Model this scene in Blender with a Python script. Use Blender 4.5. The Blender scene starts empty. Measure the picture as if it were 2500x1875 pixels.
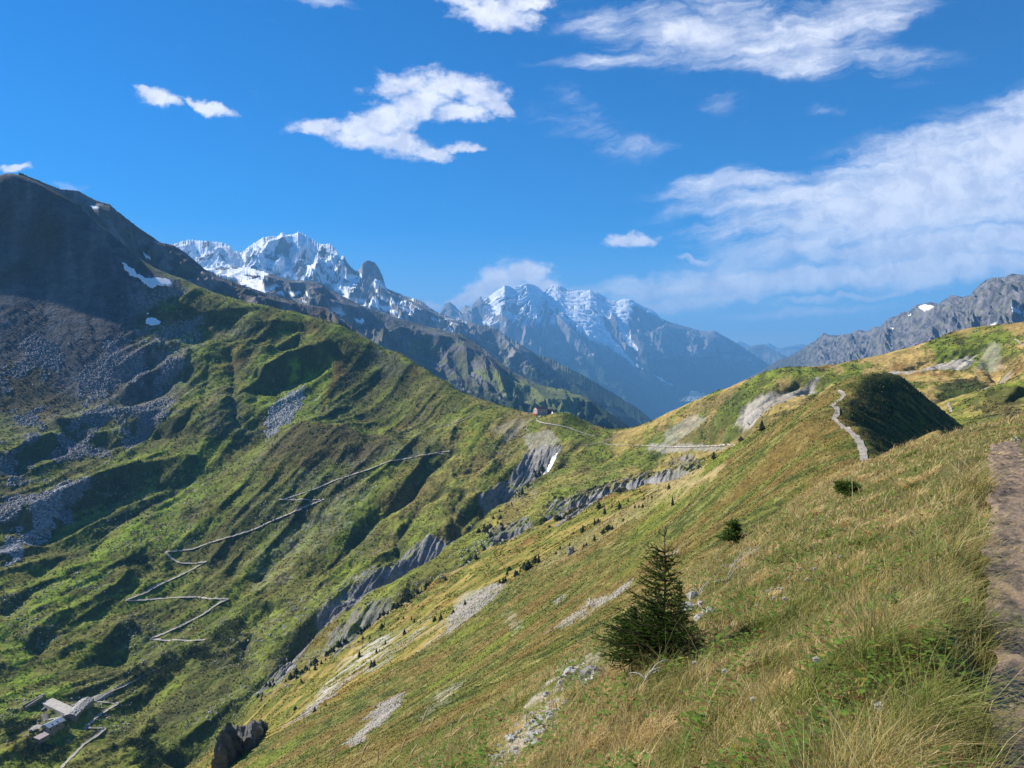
import bpy, math, time
import numpy as np
R_ = math.radians
T0 = time.time()
# ------------------------------------------------------------------ camera, world, sun, exposure
scene = bpy.context.scene
col = bpy.data.collections.new("Scene"); scene.collection.children.link(col)
F, CX, CY, HZ = 1610.0, 1106.0, 829.5, 786.0            # traced coordinates: a 2212 x 1659 picture
PITCH = math.atan((CY - HZ) / F)
cam_d = bpy.data.cameras.new("camera"); cam = bpy.data.objects.new("camera", cam_d); col.objects.link(cam)
cam_d.sensor_fit = 'HORIZONTAL'; cam_d.sensor_width = 36.0; cam_d.lens = 36.0 * F / 2212.0
cam_d.clip_start = 0.1; cam_d.clip_end = 120000.0
cam.location = (0, 0, 0); cam.rotation_euler = (math.pi / 2 - PITCH, 0, 0)
scene.camera = cam
SUN_AZ, SUN_EL = R_(-65), R_(35)                         # measured from the view direction (+Y), negative = to its left
SKY_STRENGTH = 0.105; HAZE_D = 5.2e-5; CLOUD = 0.66
sd = (math.sin(SUN_AZ) * math.cos(SUN_EL), math.cos(SUN_AZ) * math.cos(SUN_EL), math.sin(SUN_EL))
sun_d = bpy.data.lights.new("sun", 'SUN'); sun = bpy.data.objects.new("sun", sun_d); col.objects.link(sun)
sun_d.energy = 5.0; sun_d.angle = R_(0.53); sun_d.color = (1.0, 0.95, 0.86)
from mathutils import Vector
sun.rotation_euler = Vector(sd).to_track_quat('Z', 'Y').to_euler()
scene.view_settings.view_transform = 'Standard'; scene.view_settings.look = 'None'
scene.view_settings.exposure = 0.9; scene.view_settings.gamma = 1.0
scene.cycles.max_bounces = 5; scene.cycles.diffuse_bounces = 2; scene.cycles.glossy_bounces = 1
scene.cycles.transmission_bounces = 3; scene.cycles.volume_bounces = 0; scene.cycles.transparent_max_bounces = 8
scene.cycles.use_fast_gi = False; scene.cycles.use_denoising = True; scene.cycles.denoising_prefilter = 'NONE'; scene.cycles.denoising_input_passes = 'RGB_ALBEDO_NORMAL'
world = bpy.data.worlds.new("World"); scene.world = world; world.use_nodes = True
def N(nt, kind, **kw):
    n = nt.nodes.new(kind)
    for k, v in kw.items(): setattr(n, k, v)
    return n
wt = world.node_tree; wt.nodes.clear(); wl = wt.links.new
sky = N(wt, 'ShaderNodeTexSky', sky_type='NISHITA'); sky.sun_disc = False
sky.sun_elevation = SUN_EL; sky.sun_rotation = SUN_AZ; sky.altitude = 2250; sky.air_density = 1.0; sky.dust_density = 0.2; sky.ozone_density = 2.5
hsv = N(wt, 'ShaderNodeHueSaturation'); hsv.inputs['Saturation'].default_value = 1.58; hsv.inputs['Hue'].default_value = 0.506; hsv.inputs['Value'].default_value = 0.75
wl(sky.outputs[0], hsv.inputs['Color'])
bg = N(wt, 'ShaderNodeBackground'); bg.inputs[1].default_value = SKY_STRENGTH; wl(hsv.outputs[0], bg.inputs[0])
# clouds: soft ellipses on the far sky plane (direction of view only), broken up by noise. Units: 100 traced picture units
tc = N(wt, 'ShaderNodeTexCoord')
def M_(op, a, b=None, c=None, clamp=False):
    n = N(wt, 'ShaderNodeMath', operation=op); n.use_clamp = clamp
    for i, q in enumerate((a, b, c)):
        if q is None: continue
        if isinstance(q, (int, float)): n.inputs[i].default_value = q
        else: wl(q, n.inputs[i])
    return n.outputs[0]
def dotc(vec):
    n = N(wt, 'ShaderNodeVectorMath', operation='DOT_PRODUCT'); wl(tc.outputs['Generated'], n.inputs[0]); n.inputs[1].default_value = vec; return n.outputs['Value']
cp_, sp_ = math.cos(PITCH), math.sin(PITCH)
D_ = M_('MAXIMUM', dotc((0, cp_, -sp_)), 0.02)
U_ = M_('MULTIPLY_ADD', M_('DIVIDE', dotc((1, 0, 0)), D_), F / 100, CX / 100)
VV = M_('MULTIPLY_ADD', M_('DIVIDE', dotc((0, sp_, cp_)), D_), -F / 100, CY / 100)
cb = N(wt, 'ShaderNodeCombineXYZ'); wl(U_, cb.inputs[0]); wl(VV, cb.inputs[1]); P0 = cb.outputs[0]
def noise(vec, scale, detail=5, rough=0.6, stretch=(1, 1, 1), rot=0.0, off=(0, 0, 0), color=False):
    mp = N(wt, 'ShaderNodeMapping', vector_type='TEXTURE'); mp.inputs['Location'].default_value = off; mp.inputs['Rotation'].default_value = (0, 0, rot); mp.inputs['Scale'].default_value = stretch
    wl(vec, mp.inputs[0]); n = N(wt, 'ShaderNodeTexNoise'); n.inputs['Scale'].default_value = scale; n.inputs['Detail'].default_value = detail; n.inputs['Roughness'].default_value = rough
    wl(mp.outputs[0], n.inputs['Vector']); return n.outputs['Color' if color else 'Fac']
def warp(vec, amount, scale, **k):
    c = noise(vec, scale, 4, 0.6, color=True, **k); s = N(wt, 'ShaderNodeVectorMath', operation='SUBTRACT'); wl(c, s.inputs[0]); s.inputs[1].default_value = (0.5, 0.5, 0.5)
    m = N(wt, 'ShaderNodeVectorMath', operation='MULTIPLY'); wl(s.outputs[0], m.inputs[0]); m.inputs[1].default_value = (amount, amount * 0.7, 0)
    a = N(wt, 'ShaderNodeVectorMath', operation='ADD'); wl(vec, a.inputs[0]); wl(m.outputs[0], a.inputs[1]); return a.outputs[0]
def blobs(vec, lst):
    acc = None
    for b in lst:
        cx, cy, a, h = b[:4]; rot = math.radians(b[4]) if len(b) > 4 else 0.0; w = b[5] if len(b) > 5 else 1.0
        mp = N(wt, 'ShaderNodeMapping', vector_type='TEXTURE'); mp.inputs['Location'].default_value = (cx / 100, cy / 100, 0); mp.inputs['Rotation'].default_value = (0, 0, rot); mp.inputs['Scale'].default_value = (a / 100, h / 100, 1)
        wl(vec, mp.inputs[0]); ln = N(wt, 'ShaderNodeVectorMath', operation='LENGTH'); wl(mp.outputs[0], ln.inputs[0])
        mr = N(wt, 'ShaderNodeMapRange', interpolation_type='SMOOTHSTEP'); mr.inputs[1].default_value = 1.55; mr.inputs[2].default_value = 0.05; mr.inputs[3].default_value = 0; mr.inputs[4].default_value = w
        wl(ln.outputs['Value'], mr.inputs[0]); acc = mr.outputs[0] if acc is None else M_('MAXIMUM', acc, mr.outputs[0])
    return acc
def ramp(x, lo, hi, top=1.0):
    mr = N(wt, 'ShaderNodeMapRange', interpolation_type='SMOOTHSTEP'); mr.inputs[1].default_value = lo; mr.inputs[2].default_value = hi; mr.inputs[4].default_value = top; wl(x, mr.inputs[0]); return mr.outputs[0]
CUM = [(880,180,85,34,-8),(960,182,80,36,5),(1030,205,70,45,12),(1065,235,48,26,15),(990,245,85,28,4),(900,222,85,48,-25),(840,262,90,50,-18),(790,272,90,34,-6),(700,276,95,20,3),(800,300,110,26,8),(870,312,90,32,10),(930,330,60,22,10),(985,320,70,15,-4),(1025,318,32,11,-8),
       (335,208,45,22,22),(312,190,28,12,20),(365,222,32,16,15),(460,235,62,13,14),(410,222,40,8,10),(25,357,40,12,-3),
       (1065,30,110,38,8),(1010,8,90,26,15),(1130,8,80,24,-5),(1365,520,62,15,-4),(1340,525,40,10,5),
       (1110,600,80,44,0),(1060,622,80,36,-18),(1000,650,70,22,-18),(1155,606,50,42,10),(1075,616,60,38,-20),(1185,628,34,36,0),(1030,638,56,32,-25),(985,655,56,22,-18),(945,662,36,14,5)]
PW = warp(warp(P0, 0.75, 1.1), 0.22, 4.5)
dens = blobs(PW, CUM); fluff = noise(P0, 3.2, 7, 0.62, stretch=(1.5, 1, 1))
cum = ramp(M_('ADD', dens, M_('MULTIPLY', M_('SUBTRACT', fluff, 0.5), 1.5)), 0.22, 0.98)
CIR = [(2212,330,620,110,-14,1),(2100,440,520,110,-8,1),(1900,440,420,80,-6,1),(1750,420,300,55,-8,.9),(1600,400,180,32,-6,.75),(1560,450,150,22,-4,.6),(2150,520,560,55,-6,.95),(1800,530,240,22,-5,.6),
       (2212,245,300,55,-20,.8),(1950,320,220,40,-16,.6),(1900,590,800,36,-4.5,1),(1600,610,420,34,-5,1),(1350,622,230,24,-3,.85),(1500,650,330,20,-6,.8),(1800,640,260,10,-5,.65),(1700,672,260,12,-3,.6),
       (1600,90,380,60,8,.72),(1750,60,300,50,-14,.7),(1400,130,240,22,-4,.5),(1880,60,150,50,-40,.55),(1600,20,150,70,30,.6),(1560,130,260,26,6,.55),(1270,290,150,45,20,.24),(1350,320,130,22,-4,.30),(1250,230,90,30,35,.22),(1790,235,60,14,4,.30),(1520,560,60,8,-2,.5),(640,-2,130,14,2,.5),(160,408,60,12,10,.34),(245,415,40,8,12,.26),(1560,225,60,30,10,.25),(1900,150,200,40,-12,.3)]
PC = warp(warp(P0, 1.3, 0.55), 0.30, 3.0)
dc = blobs(PC, CIR); streak = noise(PC, 2.3, 8, 0.66, stretch=(6.0, 1, 1), rot=R_(-9)); patch = noise(P0, 0.8, 4, 0.6, stretch=(2.2, 1, 1), rot=R_(-12), off=(3, 1, 0))
cir = ramp(M_('ADD', dc, M_('ADD', M_('MULTIPLY', M_('SUBTRACT', streak, 0.5), 1.7), M_('MULTIPLY', M_('SUBTRACT', patch, 0.5), 0.9))), 0.02, 1.0, 0.94)
cir = M_('MULTIPLY', cir, ramp(dc, 0.0, 0.3))
alpha = M_('MAXIMUM', cum, cir)
under = noise(PW, 1.7, 5, 0.6, off=(0.25, 0.45, 0))
shade = N(wt, 'ShaderNodeMix', data_type='RGBA'); wl(ramp(under, 0.35, 0.7), shade.inputs[0]); shade.inputs[6].default_value = (0.92, 0.93, 1.0, 1); shade.inputs[7].default_value = (0.62, 0.65, 0.80, 1)
bc = N(wt, 'ShaderNodeBackground'); wl(shade.outputs[2], bc.inputs[0]); bc.inputs[1].default_value = CLOUD
ms = N(wt, 'ShaderNodeMixShader'); wl(alpha, ms.inputs[0]); wl(bg.outputs[0], ms.inputs[1]); wl(bc.outputs[0], ms.inputs[2])
wo = N(wt, 'ShaderNodeOutputWorld'); wl(ms.outputs[0], wo.inputs[0])
# ------------------------------------------------------------------ noise and pixel maths
rng = np.random.default_rng(7)
PERM = rng.permutation(4096).astype(np.int32)
ANG = rng.random(4096) * 2 * np.pi
GX, GY = np.cos(ANG).astype(np.float32), np.sin(ANG).astype(np.float32)
def perlin(x, y, seed=0):
    x = np.asarray(x, np.float64); y = np.asarray(y, np.float64)
    xi = np.floor(x).astype(np.int64); yi = np.floor(y).astype(np.int64)
    xf = (x - xi).astype(np.float32); yf = (y - yi).astype(np.float32)
    u = xf * xf * xf * (xf * (xf * 6 - 15) + 10); v = yf * yf * yf * (yf * (yf * 6 - 15) + 10)
    def g(i, j, fx, fy):
        h = PERM[(PERM[(i + seed * 131) & 4095] + j) & 4095]
        return GX[h] * fx + GY[h] * fy
    a = g(xi, yi, xf, yf); b = g(xi + 1, yi, xf - 1, yf); c = g(xi, yi + 1, xf, yf - 1); d = g(xi + 1, yi + 1, xf - 1, yf - 1)
    return ((a + (b - a) * u) * (1 - v) + (c + (d - c) * u) * v) * 1.5
def fbm(x, y, n=4, seed=0, gain=0.5, lac=2.07):
    s = 0; a = 1.0
    for k in range(n):
        s = s + a * perlin(x, y, seed + k); x = x * lac + 13.7; y = y * lac - 7.1; a *= gain
    return s
def ridged(x, y, n=4, seed=0, gain=0.5, lac=2.1):
    s = 0; a = 1.0; w = 1.0
    for k in range(n):
        t = 1 - np.abs(perlin(x, y, seed + k)) * 1.6; t = np.clip(t, 0, 1) ** 2
        s = s + a * t * w; w = np.clip(t * 1.5, 0, 1); x = x * lac + 5.2; y = y * lac + 9.4; a *= gain
    return s
def sstep(a, b, x):
    t = np.clip((x - a) / (b - a), 0, 1); return t * t * (3 - 2 * t)
CP, SP = math.cos(PITCH), math.sin(PITCH)
def pix_dir(x, y):                                       # picture point -> azimuth, tan(elevation)
    X = np.asarray(x, float) - CX; V = -(np.asarray(y, float) - CY)
    Yw = F * CP + V * SP; Zw = V * CP - F * SP
    return np.arctan2(X, Yw), Zw / np.hypot(X, Yw)
def to_pix(X, Y, Z):
    V = Z * CP + Y * SP; D = Y * CP - Z * SP; D = np.where(D < 1e-6, 1e-6, D)
    return CX + F * X / D, CY - F * V / D
def pw(x, y, R):                                         # picture point at horizontal range R -> world point
    th, e = pix_dir(x, y); return np.array([R * np.sin(th), R * np.cos(th), R * e])
# ------------------------------------------------------------------ control lines of the near terrain (x, y, range in metres)
LINES = [
 # skyline of the mountain, its shoulder, the pass and the golden hill
 [(0,368,1750),(22,366,1740),(47,377,1730),(72,386,1720),(97,401,1710),(122,412,1700),(144,424,1690),(173,447,1680),(202,473,1670),(238,498,1650),(274,530,1630),(302,555,1610),(346,581,1580),(396,597,1550),(432,615,1530),(482,635,1500),
  (518,643,1470),(566,655,1440),(630,666,1410),(668,677,1390),(710,690,1370),(738,699,1355),(758,712,1340),(796,728,1320),(822,746,1300),(854,752,1280),(879,767,1255),(918,789,1220),(966,819,1180),(1018,848,1130),(1064,867,1090),(1109,883,1050),(1138,891,1030),(1160,894,1015),
  (1192,889,985),(1221,889,975),(1243,899,970),(1269,915,975),(1301,925,985),(1333,928,990),(1365,924,980),(1403,915,960),(1445,889,930),(1493,867,900),(1541,845,870),(1593,825,840),(1642,805,815),(1677,793,800),(1709,792,800),(1754,800,830),(1792,793,850),(1856,779,860),(1952,757,870),(2016,736,870),(2054,720,865),(2086,707,860),(2118,704,860),(2163,704,870),(2212,696,860),(2400,670,840)],
 # left mountain flank
 [(0,480,1680),(100,560,1590),(200,640,1500),(300,690,1430),(360,660,1460)],
 [(0,620,1540),(100,680,1460),(200,740,1380),(300,760,1360)],
 [(0,760,1400),(120,780,1360),(240,800,1320),(330,780,1330)],
 [(0,880,1270),(150,880,1260),(250,880,1240),(340,860,1250)],
 [(0,1000,1120),(120,990,1130),(240,960,1150),(340,940,1160)],
 [(0,1130,990),(120,1130,985),(230,1090,1010)],
 [(0,1300,840),(100,1290,840),(180,1270,850)],
 [(0,1450,730),(100,1450,720),(200,1420,740),(300,1390,760)],
 [(0,1560,650),(60,1560,640),(110,1560,640),(180,1540,640)],[(0,1659,600),(100,1659,590),(200,1659,575)],
 # shoulder front
 [(400,680,1430),(480,700,1395),(560,710,1375),(640,720,1355)],
 [(400,780,1310),(480,800,1270),(560,790,1270),(640,800,1255)],
 [(400,880,1180),(480,900,1140),(560,880,1150),(640,850,1195)],
 [(420,980,1085),(500,980,1082),(560,960,1092)],
 # spur on the right of the shoulder (its right face turns away from the sun)
 [(758,712,1340),(735,760,1290),(722,800,1250),(708,850,1190),(688,885,1130)],
 [(830,790,1265),(800,860,1185),(770,910,1110),(800,925,1080)],
 [(900,820,1205),(870,870,1150),(860,905,1100),(880,920,1075)],
 [(980,850,1130),(960,890,1085),(960,905,1065)],
 # lower spur crest and the hollow behind it
 [(250,1340,800),(330,1220,880),(430,1100,960),(500,1040,1000),(560,990,1030),(610,945,1050),(645,922,1055),(680,910,1050),(720,922,1045),(780,938,1035),(850,945,1025),(900,938,1020),(960,925,1015)],
 [(720,903,1110),(800,925,1085),(860,936,1070)],
 # its shaded face
 [(640,1000,980),(700,1000,975),(760,1000,965),(830,990,965),(900,975,970)],
 [(600,1080,925),(680,1075,920),(760,1050,925),(850,1020,930)],
 [(480,1200,880),(560,1170,880),(650,1130,885),(720,1100,890)],
 [(380,1290,830),(450,1270,825),(540,1240,830),(620,1200,835)],
 [(250,1440,750),(330,1390,765),(420,1330,790)],
 # pastures between the track and the stream
 [(1173,905,1000),(1240,920,960),(1300,940,930),(1330,962,890),(1400,965,830),(1480,966,760),(1570,965,700)],
 [(1050,930,990),(1100,930,980),(1000,985,925),(950,1040,880),(900,1100,845),(850,1150,815),(800,1210,780),(740,1260,750)],
 [(1130,950,960),(1090,1000,900),(1060,1040,860)],
 [(760,1190,800),(700,1240,770),(640,1290,740),(580,1340,715),(540,1420,680)],
 [(480,1300,790),(420,1380,745),(350,1450,700),(320,1540,660),(260,1600,610),(300,1659,570)],
 # stream
 [(1215,950,905),(1150,1010,850),(1100,1050,815),(1040,1082,785),(985,1135,750),(930,1180,725),(860,1235,700),(790,1275,680),(730,1310,662),(680,1350,645),(640,1400,628),(600,1440,612),(540,1490,598),(490,1530,588),(450,1575,575),(410,1620,562),(370,1665,550),(300,1760,520)],
 # spur between the two streams
 [(1400,985,790),(1330,1000,790),(1260,1020,770),(1180,1060,730),(1110,1100,700),(1040,1150,670),(960,1200,640),(880,1250,615),(800,1290,600),(740,1320,590)],
 # second stream
 [(1570,975,640),(1500,1000,625),(1420,1025,615),(1340,1050,605),(1270,1075,600),(1200,1105,590),(1130,1135,580),(1060,1170,565),(1000,1205,555),(900,1265,540),(800,1340,530),(700,1410,525),(620,1460,525)],
 # lit band with the little trees
 [(1570,1010,480),(1500,1015,480),(1440,1020,485),(1380,1045,485),(1300,1080,480),(1200,1130,475),(1100,1190,465),(1000,1240,460),(900,1310,455),(800,1380,450),(700,1450,450),(600,1530,450),(520,1600,450),(450,1659,450)],
 [(1500,1025,420),(1400,1070,410),(1300,1120,400),(1200,1170,395),(1100,1230,390),(1000,1290,385),(900,1360,375),(800,1430,370),(700,1500,370),(600,1580,370),(540,1659,370)],
 # edge of the nearer face
 [(1901,798,225),(1860,806,222),(1830,822,225),(1800,838,232),(1760,866,240),(1700,905,250),(1640,945,260),(1580,985,270),(1520,1015,280),(1450,1050,290),(1400,1080,300),(1300,1130,300),(1200,1190,295),(1110,1255,285),(1070,1272,280),(1000,1330,268),(930,1392,255),(860,1440,245),(780,1490,235),(700,1532,228),(640,1560,224),(590,1590,220),(540,1620,215),(505,1659,208),(430,1760,195)],
 # the nearer face itself
 [(1700,960,190),(1600,1030,195),(1500,1110,195),(1400,1180,195),(1300,1230,195),(1200,1290,195),(1100,1350,190),(1000,1420,185),(900,1500,178),(800,1560,172),(700,1620,168)],
 [(1800,960,140),(1700,1030,130),(1600,1110,125),(1500,1180,120),(1400,1270,115),(1300,1330,110),(1200,1400,108),(1100,1470,105),(1000,1550,103),(900,1620,102),(850,1659,100)],
 # ridge path and the dark cone
 [(1888,1008,88),(1872,956,108),(1856,931,122),(1826,917,140),(1812,899,155),(1821,867,175),(1846,838,196),(1870,810,214),(1901,798,225)],
 [(1901,798,225),(1930,807,237),(1952,809,240)],
 # slopes under the right hand skyline
 [(1504,900,840),(1600,860,760),(1680,830,740),(1760,840,730),(1860,830,720),(1960,800,740),(2060,770,760)],
 [(1480,940,780),(1560,920,730),(1640,890,680),(1700,870,660),(1780,860,660)],
 [(1620,950,640),(1680,920,600),(1740,890,600)],
 [(1980,800,740),(2060,800,700),(2110,770,720),(2150,740,780)],
 [(1980,830,640),(2050,840,600),(2090,815,650),(2100,790,690)],
 [(2010,862,570),(2060,856,560),(2110,848,560),(2140,835,570),(2150,815,590),(2165,790,620),(2190,760,690),(2212,740,740)],
 [(2212,790,600),(2212,812,480),(2160,822,500),(2112,838,505),(2048,862,520),(2020,875,520)],
 [(2212,850,430),(2140,855,430),(2080,880,430),(2060,900,430)],
 [(2212,900,350),(2150,900,360),(2100,910,370)],
]
PTS = []                                                 # (azimuth, ln range, z / range)
def add_line(L, step=0.03):
    P = [(*pix_dir(x, y), math.log(R)) for x, y, R in L]
    PTS.append((P[0][0], P[0][2], P[0][1]))
    for a, b in zip(P[:-1], P[1:]):
        n = max(1, int(math.hypot(b[0] - a[0], b[2] - a[2]) / step))
        for k in range(1, n + 1):
            t = k / n; PTS.append((a[0] + (b[0] - a[0]) * t, a[2] + (b[2] - a[2]) * t, a[1] + (b[1] - a[1]) * t))
for L in LINES: add_line(L)
def add_xyz(X, Y, Z):
    r = math.hypot(X, Y); PTS.append((math.atan2(X, Y), math.log(r), Z / r))
# ground falls away behind the skyline, into the valley beyond
for x, y, R in LINES[0][::2]:
    th, e = pix_dir(x, y)
    if x < 1130: drops = ((1.08, 55), (1.25, 160), (1.6, 420))
    else: drops = ((1.06, 12), (1.25, 90), (1.6, 300))
    for m, d in drops: PTS.append((th, math.log(R * m), (R * e - d) / (R * m)))
# the cone: the right side of the ridge drops at 37 degrees
for (x, y, R) in LINES[[i for i, L in enumerate(LINES) if L[0][:2] == (1888, 1008)][0]] + [(1930,807,237)]:
    p = pw(x, y, R); k = 1.0 if R > 100 else 0.6
    for dx, dz in ((5, -3.6 * k), (25, -19 * k), (50, -37 * k), (85, -52 * k)): add_xyz(p[0] + dx, p[1] - dx * 0.06, p[2] + dz)
for dx, dy, dz in ((6, 14, -8), (30, 25, -32), (-8, 30, -14), (5, 50, -34)):
    p = pw(1952, 809, 240); add_xyz(p[0] + dx, p[1] + dy, p[2] + dz)
# the foreground slope: path heading 32.5 degrees right of the view axis, ground falling to its left
PH = R_(32.5)
def fg_z(s): return -1.6 + np.where(s < 0.15, 0.0, -0.60 * np.clip(s - 0.15, 0, 6.0)) - np.where(s > 6.0, 0.88 * np.clip(s - 6.0, 0, 12), 0)
def st(X, Y): return X * math.cos(PH) * -1 + Y * math.sin(PH), X * math.sin(PH) + Y * math.cos(PH)   # s left of path, t along path
for t in (-6, -3, -1, 1, 3, 5, 8, 11, 15, 19, 24, 30, 37):
    for s in (-9, -5, -2, -0.7, 0.0, 0.3, 1.5, 3, 4.6, 6, 7.5, 10, 15):
        X = -s * math.cos(PH) + t * math.sin(PH); Y = s * math.sin(PH) + t * math.cos(PH)
        r = math.hypot(X, Y)
        if r < 0.9 or Y < -6: continue
        z = float(fg_z(s)) + (0.45 * (-s - 1.2) if s < -1.2 else 0.0)
        fade = max(0.0, t - 22.0)
        if t > 26 and s < 1: z -= 0.02 * fade ** 2
        add_xyz(X, Y, z)
add_line([(2212,907,30),(2140,925,27),(2080,942,27),(2000,975,33),(1880,1016,42)])
P_ = np.array(PTS)
key = np.round(P_[:, :2] / 0.006).astype(int); _, idx = np.unique(key, axis=0, return_index=True); P_ = P_[idx]
print("control points", len(P_))
def solve_rbf(P, smooth=1e-4):
    d = np.hypot(P[:, None, 0] - P[None, :, 0], P[:, None, 1] - P[None, :, 1])
    n = len(P); A = np.zeros((n + 3, n + 3)); A[:n, :n] = -d + np.eye(n) * smooth
    A[:n, n] = 1; A[:n, n + 1:] = P[:, :2]; A[n, :n] = 1; A[n + 1:, :n] = P[:, :2].T
    return np.linalg.solve(A, np.concatenate([P[:, 2], np.zeros(3)]))
W_ = solve_rbf(P_)
def eval_rbf(th, lr):
    out = np.empty(th.size); th = th.ravel(); lr = lr.ravel(); n = len(P_)
    for i in range(0, th.size, 20000):
        a = th[i:i + 20000, None] - P_[None, :, 0]; b = lr[i:i + 20000, None] - P_[None, :, 1]
        out[i:i + 20000] = -np.sqrt(a * a + b * b) @ W_[:n]
    return out + W_[n] + W_[n + 1] * th + W_[n + 2] * lr
# fine grid
QUAL = 1.0
def spaced(a, b, st_): return np.linspace(a, b, max(2, int(round((b - a) / (st_ / QUAL)))), endpoint=False)
TH = np.concatenate([spaced(R_(-62), R_(-37), 0.006), spaced(R_(-37), R_(37), 0.00115), spaced(R_(37), R_(50), 0.006), [R_(50)]])
LR = np.concatenate([spaced(math.log(1.1), math.log(45), 0.012), spaced(math.log(45), math.log(380), 0.0042), spaced(math.log(380), math.log(1500), 0.0024), spaced(math.log(1500), math.log(2600), 0.005), [math.log(2600)]])
NT, NR = len(TH), len(LR)
cth = np.linspace(TH[0], TH[-1], 330); clr = np.linspace(LR[0], LR[-1], 620)
CG = eval_rbf(*np.meshgrid(cth, clr)).reshape(len(clr), len(cth))
k3 = np.array([1, 2, 1]) / 4.0
def blur(G, n=1):
    for _ in range(n):
        G = np.apply_along_axis(lambda v: np.convolve(np.pad(v, 1, 'edge'), k3, 'valid'), 0, G)
        G = np.apply_along_axis(lambda v: np.convolve(np.pad(v, 1, 'edge'), k3, 'valid'), 1, G)
    return G
CG = blur(CG, 1)
def bicubic_rows(G, pos):                                # Catmull-Rom along axis 0
    i = np.clip(np.floor(pos).astype(int), 1, G.shape[0] - 3); t = (pos - i)[:, None]
    a, b, c, d = G[i - 1], G[i], G[i + 1], G[i + 2]
    return b + 0.5 * t * (c - a + t * (2 * a - 5 * b + 4 * c - d + t * (3 * (b - c) + d - a)))
def upsample(G):
    H = bicubic_rows(G, (LR - clr[0]) / (clr[1] - clr[0]))
    return bicubic_rows(H.T.copy(), (TH - cth[0]) / (cth[1] - cth[0])).T
E = upsample(CG)
RR = np.exp(LR)[:, None] * np.ones(NT)[None]
TT = np.ones(NR)[:, None] * TH[None]
X_ = RR * np.sin(TT); Y_ = RR * np.cos(TT); Z_ = E * RR
print("grid", NR, NT, time.time() - T0)
def hit(x, y, rmin=0.0, Z=None):                         # first meeting of a picture ray with the terrain -> grid (row, col) floats
    Z = Z_ if Z is None else Z
    th, e = pix_dir(x, y); ci = np.interp(th, TH, np.arange(NT)); i = int(min(max(math.floor(ci), 0), NT - 2)); f = ci - i
    c = (Z[:, i] * (1 - f) + Z[:, i + 1] * f) / np.exp(LR)
    m = (c >= e) & (LR > math.log(max(rmin, 1.2)))
    k = int(np.argmax(m))
    if not m[k]: return None
    if k > 0 and c[k] != c[k - 1]: k = k - 1 + min(1, max(0, (e - c[k - 1]) / (c[k] - c[k - 1])))
    return k, ci
def hit_xyz(x, y, rmin=0.0):
    h = hit(x, y, rmin); y0 = y
    while h is None and y < y0 + 14: y += 1.0; h = hit(x, y, rmin)
    if h is None: return None
    lr = np.interp(h[0], np.arange(NR), LR); th, e = pix_dir(x, y); r = math.exp(lr)
    return np.array([r * math.sin(th), r * math.cos(th), r * e])
def ground(X, Y):                                        # terrain height at world points
    X = np.atleast_1d(np.asarray(X, float)); Y = np.atleast_1d(np.asarray(Y, float))
    ti = np.interp(np.arctan2(X, Y), TH, np.arange(NT)); ri = np.interp(np.log(np.hypot(X, Y)), LR, np.arange(NR))
    i = np.clip(ti.astype(int), 0, NT - 2); k = np.clip(ri.astype(int), 0, NR - 2); f = ti - i; g = ri - k
    return (Z_[k, i] * (1 - f) + Z_[k, i + 1] * f) * (1 - g) + (Z_[k + 1, i] * (1 - f) + Z_[k + 1, i + 1] * f) * g
# ------------------------------------------------------------------ gullies, ribs and ravines cut into the base terrain
TG, LG = np.meshgrid(TH, LR)
Zbase = Z_.copy()
def line_pts(pts, rmin=0.0, step=12.0, hint=None):       # picture line -> (azimuth, ln r) line on the base terrain
    out = []
    for a, b in zip(pts[:-1], pts[1:]):
        n = max(1, int(math.hypot(b[0] - a[0], b[1] - a[1]) / step))
        for k in range(n): out.append((a[0] + (b[0] - a[0]) * k / n, a[1] + (b[1] - a[1]) * k / n))
    out.append(pts[-1][:2]); res = []
    for x, y in out:
        h = hit(x, y, rmin, Zbase)
        if h is not None: res.append((float(pix_dir(x, y)[0]), float(np.interp(h[0], np.arange(NR), LR))))
    return res
def dist_field(P, reach):                                # signed distance (m) to the line, window of the grid it covers
    P = np.array(P); r = np.exp(P[:, 1]).mean(); m = reach / np.exp(P[:, 1]).min()
    i0, i1 = np.searchsorted(TH, [P[:, 0].min() - m, P[:, 0].max() + m]); k0, k1 = np.searchsorted(LR, [P[:, 1].min() - m, P[:, 1].max() + m])
    t = TG[k0:k1, i0:i1]; l = LG[k0:k1, i0:i1]; best = np.full(t.shape, 1e9); sg = np.zeros(t.shape); al = np.zeros(t.shape)
    n = len(P) - 1
    for j in range(n):
        ax, ay = P[j]; bx, by = P[j + 1]; dx, dy = bx - ax, by - ay; q = dx * dx + dy * dy + 1e-12
        u = np.clip(((t - ax) * dx + (l - ay) * dy) / q, 0, 1); ex, ey = t - ax - u * dx, l - ay - u * dy
        d = np.hypot(ex, ey); c = d < best
        best = np.where(c, d, best); sg = np.where(c, np.sign(dx * ey - dy * ex), sg); al = np.where(c, (j + u) / n, al)
    R = np.exp(l); return (slice(k0, k1), slice(i0, i1)), best * R, sg, al
def wob(sl, w): return 1 + 0.35 * perlin(X_[sl] / w, Y_[sl] / w, 77)
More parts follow.
